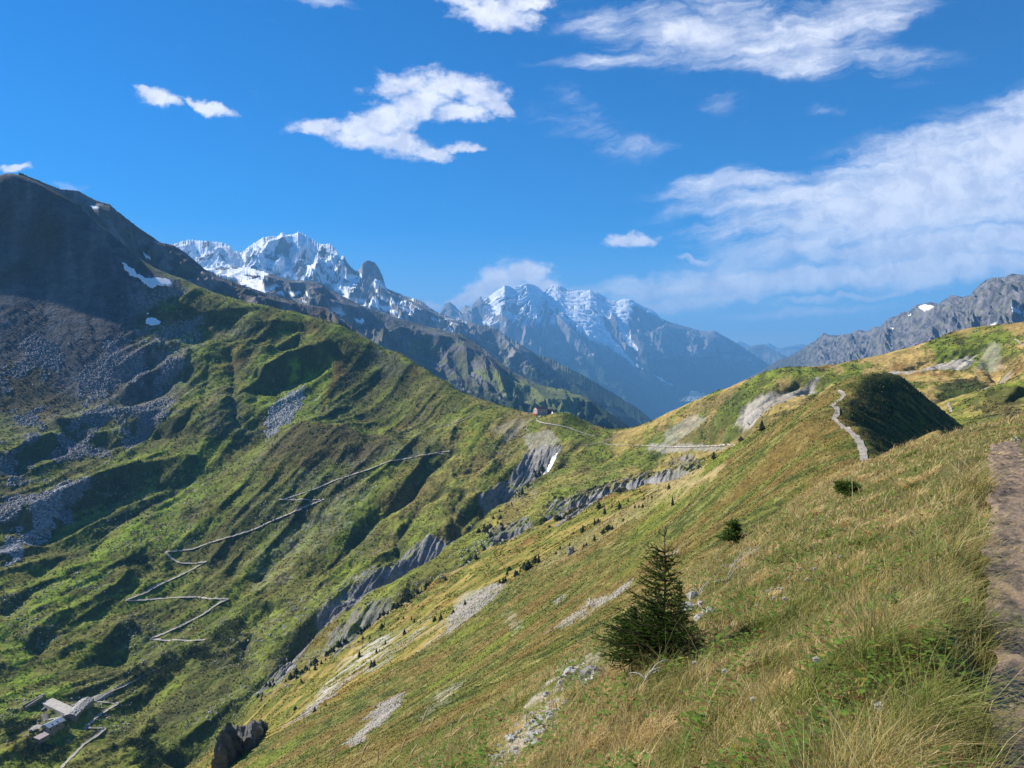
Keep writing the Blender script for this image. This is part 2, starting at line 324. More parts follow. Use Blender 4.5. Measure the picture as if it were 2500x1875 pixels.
def gully(pts, h, w, p=1.0, rmin=0.0, ends=0.12, side=0):
    P = line_pts(pts, rmin)
    if len(P) < 2: print('lost line', pts[0]); return
    sl, d, sg, al = dist_field(P, w * (5 if p <= 1 else 2.6)); d = d * wob(sl, w * 1.5)
    prof = np.exp(-(d / w) ** p); env = sstep(0, ends, al) * sstep(0, ends, 1 - al) if ends > 0 else 1.0
    env = np.maximum(env, 0.15 * (ends > 0))
    if side: prof = prof * np.where(sg * side > 0, 1.0, np.exp(-(d / (w * 0.35))) / np.maximum(prof, 1e-6) * np.minimum(prof, 1))
    Z_[sl] -= h * prof * env
def fall_noise():
    r = np.exp(LG); far = sstep(300, 520, r); mid = sstep(40, 70, r) * (1 - sstep(300, 520, r)); near = 1 - sstep(40, 70, r)
    sx, cx = -0.40, -0.917
    a = X_ * sx + Y_ * cx; b = X_ * cx - Y_ * sx           # along / across the fall line
    wx = 22 * fbm(X_ / 140, Y_ / 140, 2, 5); wy = 22 * fbm(X_ / 140, Y_ / 140, 2, 9)
    left = 1 - sstep(-20, 140, X_ - 0.0 * Y_)
    amp = 0.35 + 0.65 * left
    ls = sstep(R_(-24), R_(-31), TG) * sstep(1050, 1250, r)                # the big dark flank is smoother
    amp = amp * (1 - 0.75 * ls)
    n1 = ridged((b + wx) / 105, (a + wy) / 300, 3, 21, 0.5) - 0.6
    n2 = fbm((b + wx) / 40, (a + wy) / 95, 3, 31, 0.55)
    n3 = fbm((b + wx * 0.4) / 12, (a + wy * 0.4) / 26, 3, 41, 0.6)
    n6 = ridged((b + wx * 0.5) / 36, (a + wy) / 230, 2, 47, 0.5) - 0.55; n5 = ridged((a + 5 * fbm(X_ / 30, Y_ / 30, 2, 58)) / 6.5, b / 24, 2, 57, 0.5)
    n4 = fbm(X_ / 4.2, Y_ / 4.2, 2, 51, 0.6)
    sky = sstep(0.0, 0.02, 1) 
    z = far * (amp * (n1 * 3.4 + n2 * 2.1) + (0.4 + 0.6 * amp) * n3 * 0.75 + n4 * 0.40 + n5 * 0.55 * (1 - 0.6 * ls) + amp * n6 * 2.6)
    a2 = X_ * -0.95 + Y_ * -0.1; b2 = X_ * -0.1 + Y_ * 0.95
    z = z + mid * (fbm(b2 / 22, a2 / 60, 3, 61) * 1.0 + fbm(b2 / 5, a2 / 10, 3, 65, 0.6) * 0.35 + fbm(X_ / 1.3, Y_ / 1.3, 2, 68) * 0.10)
    z = z + near * (fbm(X_ / 2.6, Y_ / 2.6, 3, 71) * 0.17 * sstep(1.5, 6, r) + fbm(X_ / 0.7, Y_ / 0.7, 2, 75) * 0.055)
    return z
TRs, TRt = st(X_, Y_); onp = np.exp(-((TRs + 0.45) / 0.55) ** 4) * (TRt < 22)
NOISE = fall_noise() * (1 - onp * (np.exp(LG) < 30))
Z_ = Z_ + 0.26 * sstep(-0.02, 0.22, TRs) * sstep(1.3, 0.5, TRs) * sstep(11, 6, TRt) * sstep(-3, 0, TRt) * (0.75 + 0.5 * perlin(TRt / 0.9, TRt * 0 + 8.8, 79))
skyline = np.interp(np.interp(TH, *(lambda q: (q[:, 0], q[:, 1]))(np.array([(pix_dir(x, y)[0], math.log(R)) for x, y, R in LINES[0]]))), [0, 99], [0, 99])
dsky = np.abs(LG - skyline[None, :]) * np.exp(LG)
keep = 0.25 + 0.75 * sstep(0, 90, dsky)                                    # the traced skyline keeps its shape
Z_ = Z_ + NOISE * np.where(np.exp(LG) > 300, keep, 1.0)
# front of the shoulder
gully([(502,661),(498,700),(495,741)], 16, 34, 1.5)
gully([(494,747),(505,789),(502,847),(508,898),(530,927)], 7, 9)
gully([(455,760),(448,800),(440,860),(442,920)], 4, 9); gully([(560,790),(556,840),(550,900),(552,935)], 4, 9)
gully([(607,693),(598,725),(588,757)], 15, 28, 1.5); gully([(655,700),(640,735),(610,765)], 9, 20)
gully([(502,773),(540,738),(572,712),(598,690)], -9, 16); gully([(566,767),(610,735),(662,706)], -9, 18)
gully([(425,665),(400,690),(370,720)], 12, 22); gully([(450,672),(438,700),(415,745)], 10, 18)
gully([(553,821),(600,790),(660,762),(722,747)], -15, 20); gully([(560,850),(600,828),(660,800),(715,768)], 17, 18, 2)
# left foot of the mountain
for L_ in ([(252,804),(306,768),(360,750)], [(259,858),(310,825),(360,793),(414,786)], [(100,930),(173,918),(252,905),(330,915)], [(177,950),(280,927),(340,915),(406,913)], [(0,1000),(70,960),(150,945)]):
    gully(L_, -13, 22); gully([(x + 8, y + 26) for x, y in L_], 10, 20)
L_ = [(20,1140),(93,1109),(163,1071),(230,1042),(280,1025),(340,1012),(383,1006),(440,988)]
gully(L_, -17, 26); gully([(x + 10, y + 34) for x, y in L_], 12, 26)
L_ = [(47,1398),(117,1337),(200,1305),(260,1260),(299,1221)]; gully(L_, -10, 20); gully([(x + 8, y + 26) for x, y in L_], 8, 18)
gully([(180,1190),(250,1130),(330,1075),(400,1040)], 8, 16); gully([(60,1250),(130,1200),(210,1150),(290,1090)], 6, 12); gully([(0,1330),(70,1270),(150,1230)], 6, 14)
gully([(120,1420),(200,1385),(300,1350)], -7, 22)
# gullies in the pastures between the lower spur and the stream
for L_, h, w in (([(1007,955),(946,987),(918,1011),(899,1043),(880,1062),(820,1104),(778,1146),(720,1200),(640,1260)], 13, 15),
                 ([(970,1040),(905,1075),(885,1110),(858,1155),(862,1180),(850,1215)], 12, 12), ([(1010,1050),(985,1072),(978,1100),(988,1127)], 10, 11),
                 ([(700,1110),(660,1150),(600,1200),(540,1260)], 7, 14), ([(600,1290),(560,1330),(530,1380),(520,1440)], 12, 16), ([(1080,975),(1030,1005),(975,1020)], 7, 12),
                 ([(1330,975),(1280,1000),(1240,1020)], 6, 12), ([(1230,990),(1190,1020),(1150,1045)], 5, 10), ([(1420,975),(1410,1000),(1380,1020)], 7, 12)):
    gully(L_, h, w)
STREAM = [(1195,950),(1165,985),(1140,1010),(1100,1045),(1040,1082),(985,1135),(930,1180),(860,1235),(790,1278),(730,1312),(680,1352),(640,1400),(600,1440),(540,1490),(490,1530),(450,1575),(410,1620),(370,1660)]
gully(STREAM[:9], 26, 26, 3, ends=0.1); gully(STREAM[6:12], 34, 34, 3, ends=0.15); gully(STREAM[10:], 12, 12, 2, ends=0.1)
STREAM2 = [(1570,978),(1500,1004),(1420,1028),(1340,1052),(1270,1078),(1200,1108),(1130,1138),(1060,1172)]
gully(STREAM2[1:], 22, 20, 3, rmin=450); gully([(1060,1172),(1000,1205),(900,1265),(800,1340),(720,1400)], 14, 14, 2, rmin=450)
# gullied ground under the right hand skyline
for L_, h, w in (([(1766,812),(1728,838),(1683,851),(1640,885),(1613,912)], 9, 9), ([(1740,812),(1700,832),(1660,850),(1625,880)], 7, 7), ([(1790,815),(1760,840),(1740,870),(1725,905)], 7, 8),
                 ([(1700,880),(1690,905),(1670,925)], 6, 8), ([(1575,905),(1560,930),(1540,958)], 5, 7), ([(1505,905),(1480,930),(1455,958)], 5, 8), ([(1475,915),(1450,935),(1425,958)], 4, 6), ([(1610,862),(1606,900),(1600,930),(1585,960)], 8, 8)):
    gully(L_, h, w, rmin=400)
for k in range(7):
    x0 = 1965 + k * 21; gully([(x0 + 46, 768 - k * 5), (x0 + 20, 782 - k * 3.5), (x0 - 22, 800 - k * 2)], 4.5, 5, rmin=400)
gully([(2120,748),(2160,790),(2130,826),(2080,850),(2020,872)], 12, 16, rmin=400); gully([(2180,750),(2160,775),(2140,800)], 8, 12, rmin=400)
# hollows in the slopes nearer by
gully([(2212,862),(2150,862),(2100,880)], -6, 9, rmin=250)
gully([(860,1600),(830,1560),(800,1590)], 0.8, 3, rmin=60)
# ------------------------------------------------------------------ what grows and lies on the ground (albedo, with shade painted into some slopes)
def poly_inside(pts_tl, warp_m, wl):
    P = np.array(pts_tl); a, b = P.min(0), P.max(0); pad = warp_m / math.exp(a[1]) + 0.002
    i0, i1 = np.searchsorted(TH, [a[0] - pad, b[0] + pad]); k0, k1 = np.searchsorted(LR, [a[1] - pad, b[1] + pad]); sl = (slice(k0, k1), slice(i0, i1))
    t = TG[sl]; l = LG[sl]; r = np.exp(l); x = X_[sl]; y = Y_[sl]
    t = t + warp_m * fbm(x / wl, y / wl, 3, 81, 0.6) / r; l = l + warp_m * fbm(x / wl + 50, y / wl, 3, 82, 0.6) / r
    return sl, inpoly0(t, l, pts_tl)
def inpoly0(px, py, poly):
    c = np.zeros(np.shape(px), bool); n = len(poly)
    for i in range(n):
        x1, y1 = poly[i]; x2, y2 = poly[(i + 1) % n]
        if y1 == y2: continue
        c ^= ((y1 > py) != (y2 > py)) & (px < (x2 - x1) * (py - y1) / (y2 - y1) + x1)
    return c
def reg(pts, warp_m=6, wl=25, rmin=0.0):
    P = line_pts(list(pts) + [pts[0]], rmin, 14); m = np.zeros(X_.shape, bool)
    if len(P) < 4: print('lost region', pts[0]); return m
    sl, c = poly_inside(P, warp_m, wl); m[sl] = c; return m
def soft(m, n=2):                                        # soften a mask
    return blur(m.astype(float), n) if n else m.astype(float)
gz_r = np.gradient(Z_, axis=0) / np.gradient(RR, axis=0); gz_t = np.gradient(Z_, axis=1) / (np.gradient(TT, axis=1) * RR)
NZ = 1 / np.sqrt(1 + gz_r ** 2 + gz_t ** 2)
Rr = np.exp(LG)
GOLD, OLIVE, GREEN = np.array([0.36, 0.25, 0.085]), np.array([0.145, 0.142, 0.032]), np.array([0.168, 0.205, 0.027])
HEATH, RUST, SLATE, SCREE, GREY = np.array([0.036, 0.048, 0.016]), np.array([0.19, 0.085, 0.022]), np.array([0.125, 0.125, 0.135]), np.array([0.42, 0.37, 0.30]), np.array([0.25, 0.24, 0.235])
def mixc(C, c, t): return C + (np.asarray(c) - C) * np.clip(t, 0, 1)[..., None]
sa = X_ * -0.40 + Y_ * -0.917; sb = X_ * -0.917 + Y_ * 0.40
nA = fbm(sb / 38, sa / 95, 4, 101, 0.6); nB = fbm(sb / 9, sa / 22, 3, 103, 0.65); nC = fbm(X_ / 3.0, Y_ / 3.0, 3, 107, 0.7); nD = fbm(X_ / 160, Y_ / 160, 3, 109)
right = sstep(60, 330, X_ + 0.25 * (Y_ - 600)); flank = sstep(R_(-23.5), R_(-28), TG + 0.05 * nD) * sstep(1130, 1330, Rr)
# green alp with dwarf heath
C = mixc(np.broadcast_to(OLIVE, X_.shape + (3,)), GREEN, sstep(-0.35, 0.45, nA + 0.5 * nB))
C = mixc(C, HEATH, sstep(0.1, 0.7, nD * 0.4 - nA * 0.4 + nB * 0.6 + 0.3 * nC - 0.12) * 0.65)
C = mixc(C, HEATH * 0.9, sstep(0.87, 0.72, NZ) * 0.7 * (Rr > 380))
C = mixc(C, RUST, sstep(0.4, 0.9, fbm(sb / 55, sa / 60, 3, 113, 0.6)) * 0.3)
C = mixc(C, GREY, (fbm(X_ / 5, Y_ / 5, 2, 116, 0.8) > 0.75) * sstep(0.1, 0.5, fbm(X_ / 120, Y_ / 120, 2, 117)) * 0.8)
# drier to the right: pasture of the pass and the golden hill
dry = fbm(sb / 60, sa / 120, 4, 120, 0.6)
G = mixc(mixc(np.broadcast_to(OLIVE * 1.1, X_.shape + (3,)), GREEN * 0.95, sstep(-0.2, 0.5, -dry)), GOLD, sstep(-0.25, 0.4, dry + 0.35 * nB + 0.15 * right)); G = mixc(G, RUST * 0.9, sstep(0.3, 0.8, nA * 0.8 + 0.3 * nC) * 0.6)
G = mixc(G, HEATH, sstep(0.2, 0.7, nB * 0.7 - dry * 0.5) * 0.7); G = mixc(G, HEATH, sstep(0.85, 0.72, NZ) * 0.6)
pasture = sstep(-230, -40, X_ + 0.05 * (Y_ - 700) + 60 * nD); C = C + (G - C) * (pasture * (Rr > 380) * (0.35 + 0.65 * right))[..., None]
# the great dark flank and its boulder fields
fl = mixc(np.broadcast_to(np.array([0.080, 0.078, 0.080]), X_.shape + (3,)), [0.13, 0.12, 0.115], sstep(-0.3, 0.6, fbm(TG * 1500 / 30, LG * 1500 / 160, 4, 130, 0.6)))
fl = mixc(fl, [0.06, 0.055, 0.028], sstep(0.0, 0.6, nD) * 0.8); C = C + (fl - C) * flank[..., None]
bo = soft(reg([(0,700),(0,1180),(70,1150),(170,1080),(250,1000),(330,920),(390,900),(370,830),(390,760),(440,700),(420,640),(400,600),(330,590),(300,640),(270,700),(180,730),(90,730)], 25, 60), 3)
bo2 = soft(reg([(560,930),(580,900),(600,860),(660,840),(640,890),(600,935)], 8, 20), 2) + soft(reg([(150,1100),(0,1230),(0,1180),(140,1060)], 12, 30), 2) * 0.7
patchy = sstep(-0.15, 0.35, fbm(X_ / 55, Y_ / 75, 4, 140, 0.62)); spk = sstep(-0.1, 0.5, nC + 0.3 * fbm(X_ / 1.7, Y_ / 1.7, 1, 141))
C = mixc(C, np.array([0.22, 0.215, 0.22]), bo * patchy * (0.30 + 0.70 * spk)); C = mixc(C, [0.40, 0.39, 0.38], bo2 * (0.25 + 0.75 * spk) * 0.9)
C = mixc(C, [0.12, 0.09, 0.04], bo * (1 - patchy) * 0.5 * sstep(0, .5, nD))
_sn = soft(reg([(255,560),(275,570),(297,590),(330,600),(360,600),(378,612),(375,630),(340,632),(305,628),(280,610),(262,592)], 2, 12, 1300) | reg([(308,672),(328,672),(350,696),(350,708),(308,708)], 2, 12, 1200), 6); Z_ += (Zbase - Z_) * np.clip(_sn * 1.3, 0, 1)
patchy = patchy * (1 - np.clip(_sn * 1.5, 0, 1))
GREYM = sstep(0.0, 0.5, fbm(X_ / 120, Y_ / 120, 2, 117))
Z_ += (bo * patchy + bo2) * np.where(Rr > 400, nC, 0) * 1.1
for pts, st_ in (([(330,720),(400,700),(450,730),(400,790),(350,800)], 0.75), ([(440,690),(520,690),(540,700),(480,730)], 0.35), ([(470,850),(520,850),(560,900),(560,940),(440,940),(440,880)], 0.25), ([(560,935),(640,930),(600,985),(540,1010)], 0.25),
                 ([(720,985),(800,960),(920,965),(900,985),(760,1010)], 0.7), ([(640,1010),(700,1000),(690,1060),(640,1060)], 0.35), ([(600,1160),(720,1080),(800,1060),(760,1140),(640,1210)], 0.4), ([(540,1200),(640,1150),(620,1260),(540,1290)], 0.35), ([(780,760),(830,760),(880,800),(860,820),(800,800)], 0.5)):
    m = soft(reg(pts, 14, 30), 3) * st_; C = mixc(C, GREY * 1.3, m * sstep(0.0, 0.6, nC + 0.35 * nB))
# lit bright green slope at the left, rust edges
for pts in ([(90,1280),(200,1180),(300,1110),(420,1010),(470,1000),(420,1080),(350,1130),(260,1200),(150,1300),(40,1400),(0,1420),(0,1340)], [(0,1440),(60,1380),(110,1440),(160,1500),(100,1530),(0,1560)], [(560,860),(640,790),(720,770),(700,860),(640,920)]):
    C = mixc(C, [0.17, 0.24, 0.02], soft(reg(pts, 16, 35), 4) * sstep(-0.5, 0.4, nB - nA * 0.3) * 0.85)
C = mixc(C, [0.26, 0.10, 0.025], soft(reg([(740,770),(750,800),(722,850),(700,890),(690,880),(712,830),(722,790)], 8, 14), 3) * 0.4)
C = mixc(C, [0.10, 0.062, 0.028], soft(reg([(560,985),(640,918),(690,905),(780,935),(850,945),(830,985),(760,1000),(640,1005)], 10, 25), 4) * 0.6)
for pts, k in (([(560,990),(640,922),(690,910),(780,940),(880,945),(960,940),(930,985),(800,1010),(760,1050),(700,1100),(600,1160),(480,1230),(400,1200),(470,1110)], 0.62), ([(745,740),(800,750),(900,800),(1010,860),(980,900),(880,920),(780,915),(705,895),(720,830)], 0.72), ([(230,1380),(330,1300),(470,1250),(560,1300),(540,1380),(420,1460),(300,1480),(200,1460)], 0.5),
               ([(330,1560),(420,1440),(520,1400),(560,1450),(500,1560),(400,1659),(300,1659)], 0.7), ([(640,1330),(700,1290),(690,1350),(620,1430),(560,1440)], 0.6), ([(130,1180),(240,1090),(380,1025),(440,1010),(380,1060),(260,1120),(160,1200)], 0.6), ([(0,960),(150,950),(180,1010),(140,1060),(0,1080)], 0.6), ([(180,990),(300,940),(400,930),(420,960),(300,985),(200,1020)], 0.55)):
    C = mixc(C, [0.052, 0.055, 0.022], soft(reg(pts, 12, 26), 4) * k * 0.8 * (0.6 + 0.4 * sstep(-.5, .4, nC)))  # dark dwarf heath; shade of the spur faces is put into its colour too
# near face of heath and dry grass, and the lit band beyond it
ta = X_ * -0.98 + Y_ * -0.15; tb = X_ * -0.15 + Y_ * 0.98
m1 = fbm(tb / 12, ta / 22, 4, 150, 0.62); m2 = fbm(tb / 2.2, ta / 4.5, 3, 153, 0.7); m3 = fbm(X_ / 0.8, Y_ / 0.8, 2, 157, 0.7)
H = mixc(np.broadcast_to(np.array([0.105, 0.115, 0.022]), X_.shape + (3,)), [0.145, 0.102, 0.030], sstep(-0.35, 0.45, m1 + 0.35 * m2)); H = mixc(H, [0.26, 0.22, 0.08], sstep(0.05, 0.8, m2 * 0.8 + 0.5 * m3 - 0.1 * m1) * 0.6)
H = mixc(H, HEATH * 1.15, sstep(0.15, 0.7, -m2 * 0.7 - 0.5 * m1) * 0.75); H = mixc(H, GREEN * 0.9, sstep(0.2, 0.7, fbm(X_ / 30, Y_ / 30, 3, 159)) * 0.6)
B = mixc(np.broadcast_to(np.array([0.15, 0.155, 0.026]), X_.shape + (3,)), [0.27, 0.20, 0.055], sstep(-0.2, 0.5, m1 + 0.3 * nB)); B = mixc(B, RUST, sstep(0.2, 0.75, fbm(tb / 20, ta / 60, 3, 161)) * 0.45); B = mixc(B, HEATH * 1.5, sstep(0.35, 0.8, -m1 + 0.4 * nC) * 0.5)
edgeR = np.interp(TH, *zip(*sorted((float(pix_dir(x, y)[0]), R) for x, y, R in [L for L in LINES if L[0][:2] == (1901, 798)][0]))); edgeR = np.where(TH > R_(27), 140, edgeR)
wH = sstep(1.06, 0.98, Rr / edgeR[None]); s2 = np.interp(TH, *zip(*sorted((float(pix_dir(x, y)[0]), R) for x, y, R in [L for L in LINES if L[0][:2] == (1570, 975)][0]))); s2 = np.where(TH > R_(16.5), 300, s2)
wB = sstep(1.03, 0.97, Rr / s2[None]) * (1 - wH)
C = C + (H - C) * wH[..., None]; C = C + (B - C) * wB[..., None]
for pts, k in (([(1400,1040),(1530,1010),(1560,1030),(1450,1062),(1400,1070)], 0.8), ([(1300,1120),(1460,1050),(1560,1010),(1540,1050),(1420,1100),(1320,1150)], 0.5), ([(1180,1200),(1300,1130),(1320,1150),(1240,1200),(1150,1240)], 0.35)): C = mixc(C, [0.36, 0.28, 0.13], soft(reg(pts, 4, 12), 2) * k * (0.5 + 0.5 * sstep(-.4, .5, nC)))
C = mixc(C, [0.32, 0.22, 0.09], soft((Rr < 60) & (Rr > 20) & (TG > R_(20)), 3) * 0.6)
# bare ground: scree tongues, slabs, eroded slate
STRK = sstep(-0.05, 0.45, fbm(tb / 4.5, ta / 26, 3, 171, 0.6) + 0.3 * nC)
def bare(pts, c, k, wm, wl, rmin=0.0, n=1):
    global C
    m = soft(reg(pts, wm, wl, rmin), n) * k; C = mixc(C, c, m); return m
for pts, k in (([(868,1497),(860,1530),(838,1550),(800,1580),(757,1612),(752,1606),(790,1565),(830,1520)], 0.95), ([(1262,1300),(1290,1288),(1310,1298),(1350,1262),(1362,1262),(1330,1302),(1290,1312)], 0.9), ([(1190,1355),(1230,1330),(1300,1318),(1270,1345),(1210,1370)], 0.5), ([(1200,1295),(1215,1290),(1210,1310)], 0.7),
               ([(985,1300),(1060,1262),(1100,1256),(1060,1300),(1000,1350),(960,1380)], 0.55), ([(920,1560),(940,1500),(1000,1470),(960,1520)], 0.4), ([(1440,1190),(1480,1175),(1490,1180),(1450,1205)], 0.45), ([(1090,1310),(1130,1350),(1110,1370)], 0.3)): bare(pts, [0.40, 0.36, 0.30], k * (0.45 + 0.55 * sstep(-0.3, 0.3, m2)), 1.6, 3.0, 40)
for pts, k in (([(690,1500),(760,1400),(830,1370),(860,1390),(800,1440),(730,1490)], 0.55), ([(640,1560),(700,1480),(730,1480),(690,1540)], 0.6), ([(760,1420),(900,1330),(960,1310),(900,1380),(820,1440)], 0.35), ([(870,1400),(1000,1310),(1060,1270),(960,1390)], 0.3)): bare(pts, [0.38, 0.35, 0.29], k * 1.5 * STRK, 7, 16, 240)
stripe = 0.7 + 0.6 * sstep(-0.5, 0.5, fbm(TG * 1800, LG * 60, 3, 170, 0.7))
for pts, k, wm in (([(1190,945),(1215,955),(1150,1010),(1090,1050),(1050,1080),(1040,1060),(1100,1010),(1140,970)], 0.9, 5), ([(985,1125),(1000,1160),(930,1190),(860,1245),(790,1300),(730,1330),(700,1330),(740,1260),(830,1210),(920,1150)], 0.95, 6),
                   ([(700,1300),(760,1260),(790,1290),(730,1330),(660,1400),(620,1450),(580,1440),(650,1370)], 0.75, 6), ([(700,1370),(800,1300),(850,1290),(800,1350),(720,1420)], 0.6, 6),
                   ([(1180,1110),(1190,1075),(1240,1065),(1280,1085),(1250,1110),(1210,1130)], 0.95, 4), ([(1240,1100),(1260,1060),(1330,1040),(1400,1010),(1440,1020),(1380,1045),(1290,1080)], 0.95, 4), ([(1430,1030),(1450,990),(1500,985),(1520,1005)], 0.7, 4), ([(1040,1180),(1060,1140),(1130,1110),(1160,1130),(1100,1165)], 0.8, 4), ([(600,1450),(630,1420),(640,1440),(560,1500),(540,1500)], 0.8, 4)):
    m = soft(reg(pts, wm, 14, 380), 1); C = mixc(C, GREY * 0.85, m * k * sstep(0.98, 0.86, NZ)); Z_ += m * k * 2.6 * (ridged(sb / 7, sa / 60, 3, 173) - 0.7); C[m > 0.5] *= (stripe[m > 0.5])[..., None] * 0.5 + 0.5
PALE = np.array([0.33, 0.30, 0.255])
for pts, k in (([(1990,800),(2010,782),(2060,768),(2110,752),(2100,768),(2060,788),(2010,800),(1950,806),(1900,812),(1930,800)], 0.95), ([(1590,905),(1605,870),(1640,850),(1700,830),(1770,812),(1760,830),(1700,860),(1650,890),(1620,920)], 0.8), ([(1600,880),(1625,870),(1650,880),(1630,910),(1612,915)], 0.9),
               ([(2150,800),(2165,775),(2185,770),(2180,800),(2160,815)], 0.6), ([(2130,740),(2160,740),(2170,760),(2110,775)], 0.4), ([(1480,905),(1500,895),(1530,905),(1480,945),(1430,960),(1440,930)], 0.5), ([(1400,958),(1570,962),(1560,975),(1480,975),(1400,972)], 0.7), ([(1130,940),(1190,925),(1210,945),(1180,965),(1150,985)], 0.5), ([(1090,940),(1130,915),(1120,935),(1080,960)], 0.4), ([(1740,900),(1800,860),(1830,850),(1780,890)], 0.4), ([(1060,930),(1100,905),(1150,905),(1100,945)], 0.25)):
    bare(pts, PALE, k, 3.0, 8, 330)
# the ridge's dark side: dwarf shrubs with its shade painted in; path side grass
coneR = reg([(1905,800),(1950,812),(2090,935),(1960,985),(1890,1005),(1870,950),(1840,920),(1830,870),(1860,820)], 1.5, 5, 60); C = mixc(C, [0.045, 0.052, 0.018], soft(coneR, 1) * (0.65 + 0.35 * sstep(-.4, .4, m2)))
C = mixc(C, [0.05, 0.045, 0.02], soft(reg([(2140,870),(2212,860),(2212,930),(2130,915),(2110,890)], 6, 15, 200), 2) * 0.6); C = mixc(C, HEATH, soft(reg([(2030,862),(2120,838),(2158,800),(2110,790),(2060,815),(2020,850)], 5, 12, 400), 2) * 0.8)
# eroded gravel at the lip of the foreground slope
gv = soft(reg([(1020,1690),(1060,1600),(1130,1530),(1190,1480),(1230,1430),(1262,1420),(1250,1480),(1215,1540),(1180,1590),(1140,1640),(1110,1700)], 0.25, 1.2), 1)
gv = np.maximum(gv, soft(reg([(1270,1440),(1290,1425),(1310,1440),(1300,1480),(1270,1490)], 0.2, 0.7), 1) * 0.8); C = mixc(C, [0.34, 0.29, 0.22], gv * sstep(-0.4, 0.4, fbm(X_ / 0.35, Y_ / 0.35, 3, 180, 0.7)))
GRAVEL = gv
ns = (Rr < 45) & ~coneR; C = np.where((ns & (Rr < 30))[..., None], mixc(C, [0.10, 0.085, 0.035], (1 - gv) * 0.7), C)
COL = np.clip(C, 0.01, 0.9)
print('colour', time.time() - T0)
def mesh_obj(name, verts, faces, mat=None, parent=None, cols=None, smooth=True):
    me = bpy.data.meshes.new(name); verts = np.asarray(verts, np.float32).reshape(-1, 3)
    faces = np.asarray(faces, np.int32); nf, k = faces.shape
    me.vertices.add(len(verts)); me.vertices.foreach_set('co', verts.ravel())
    me.loops.add(nf * k); me.loops.foreach_set('vertex_index', faces.ravel())
    me.polygons.add(nf); me.polygons.foreach_set('loop_start', np.arange(0, nf * k, k, dtype=np.int32))
    me.polygons.foreach_set('loop_total', np.full(nf, k, np.int32))
    me.update(calc_edges=True)
    if smooth: me.polygons.foreach_set('use_smooth', np.ones(nf, bool))
    if cols is not None:
        a = me.color_attributes.new('Col', 'FLOAT_COLOR', 'POINT'); c = np.ones((len(verts), 4), np.float32); cc = np.asarray(cols, np.float32).reshape(len(verts), -1)
        c[:, :cc.shape[1]] = cc; a.data.foreach_set('color', c.ravel())
    o = bpy.data.objects.new(name, me); col.objects.link(o)
    if mat is not None: me.materials.append(mat)
    if parent is not None: o.parent = parent
    return o
def grid_faces(nr, nc):
    i = np.arange(nr * nc).reshape(nr, nc); return np.stack([i[:-1, :-1], i[:-1, 1:], i[1:, 1:], i[1:, :-1]], -1).reshape(-1, 4)
def tag(o, label=None, cat=None, group=None, kind=None):
    if label: o['label'] = label
    if cat: o['category'] = cat
    if group: o['group'] = group
    if kind: o['kind'] = kind
    return o
def ground_mat(name, scales, strength=0.35, bump=0.5, bdist=0.3):
    m = bpy.data.materials.new(name); m.use_nodes = True; nt = m.node_tree; nt.nodes.clear(); L = nt.links.new
    at = N(nt, 'ShaderNodeAttribute', attribute_name='Col'); geo = N(nt, 'ShaderNodeNewGeometry')
    prev = at.outputs['Color']; hs = None
    for sc in scales:
        nz = N(nt, 'ShaderNodeTexNoise'); nz.inputs['Scale'].default_value = sc; nz.inputs['Detail'].default_value = 3; nz.inputs['Roughness'].default_value = 0.65
        L(geo.outputs['Position'], nz.inputs['Vector'])
        mr = N(nt, 'ShaderNodeMapRange'); mr.inputs[1].default_value = 0.3; mr.inputs[2].default_value = 0.7; mr.inputs[3].default_value = 1 - strength; mr.inputs[4].default_value = 1 + strength
        L(nz.outputs[0], mr.inputs[0]); mx = N(nt, 'ShaderNodeMix', data_type='RGBA', blend_type='MULTIPLY'); mx.inputs[0].default_value = 1
        L(prev, mx.inputs[6]); L(mr.outputs[0], mx.inputs[7]); prev = mx.outputs[2]
        if hs is None: hs = nz.outputs[0]
        else:
            ad = N(nt, 'ShaderNodeMath', operation='MULTIPLY_ADD'); ad.inputs[1].default_value = 0.6; L(nz.outputs[0], ad.inputs[0]); L(hs, ad.inputs[2]); hs = ad.outputs[0]
    bp = N(nt, 'ShaderNodeBump'); bp.inputs['Strength'].default_value = bump; bp.inputs['Distance'].default_value = bdist; L(hs, bp.inputs['Height'])
    b = N(nt, 'ShaderNodeBsdfPrincipled'); b.inputs['Roughness'].default_value = 0.95; b.inputs['Specular IOR Level'].default_value = 0.1
    L(prev, b.inputs['Base Color']); L(bp.outputs[0], b.inputs['Normal'])
    o = N(nt, 'ShaderNodeOutputMaterial'); L(b.outputs[0], o.inputs[0]); return m
V_ = np.stack([X_, Y_, Z_], -1)
if 'COL' not in globals(): COL = np.ones((NR, NT, 3)) * np.array([0.09, 0.11, 0.03])
def band(name, r0, r1, mat):
    a = int(np.argmin(abs(LR - math.log(r0)))); b = int(np.argmin(abs(LR - math.log(r1))))
    v = V_[a:b + 1]; return tag(mesh_obj(name, v.reshape(-1, 3), grid_faces(*v.shape[:2]), mat, cols=COL[a:b + 1].reshape(-1, 3)), kind='structure')
band('grass_slope', 1.1, 45, ground_mat('near_turf', (9.0, 40.0), 0.35, 0.6, 0.04))
band('hillside', 45, 380, ground_mat('heath', (0.45, 2.2), 0.32, 0.7, 0.5))
band('valley_slopes', 380, 2600, ground_mat('alpine_ground', (0.06, 0.3), 0.3, 0.8, 3.0))
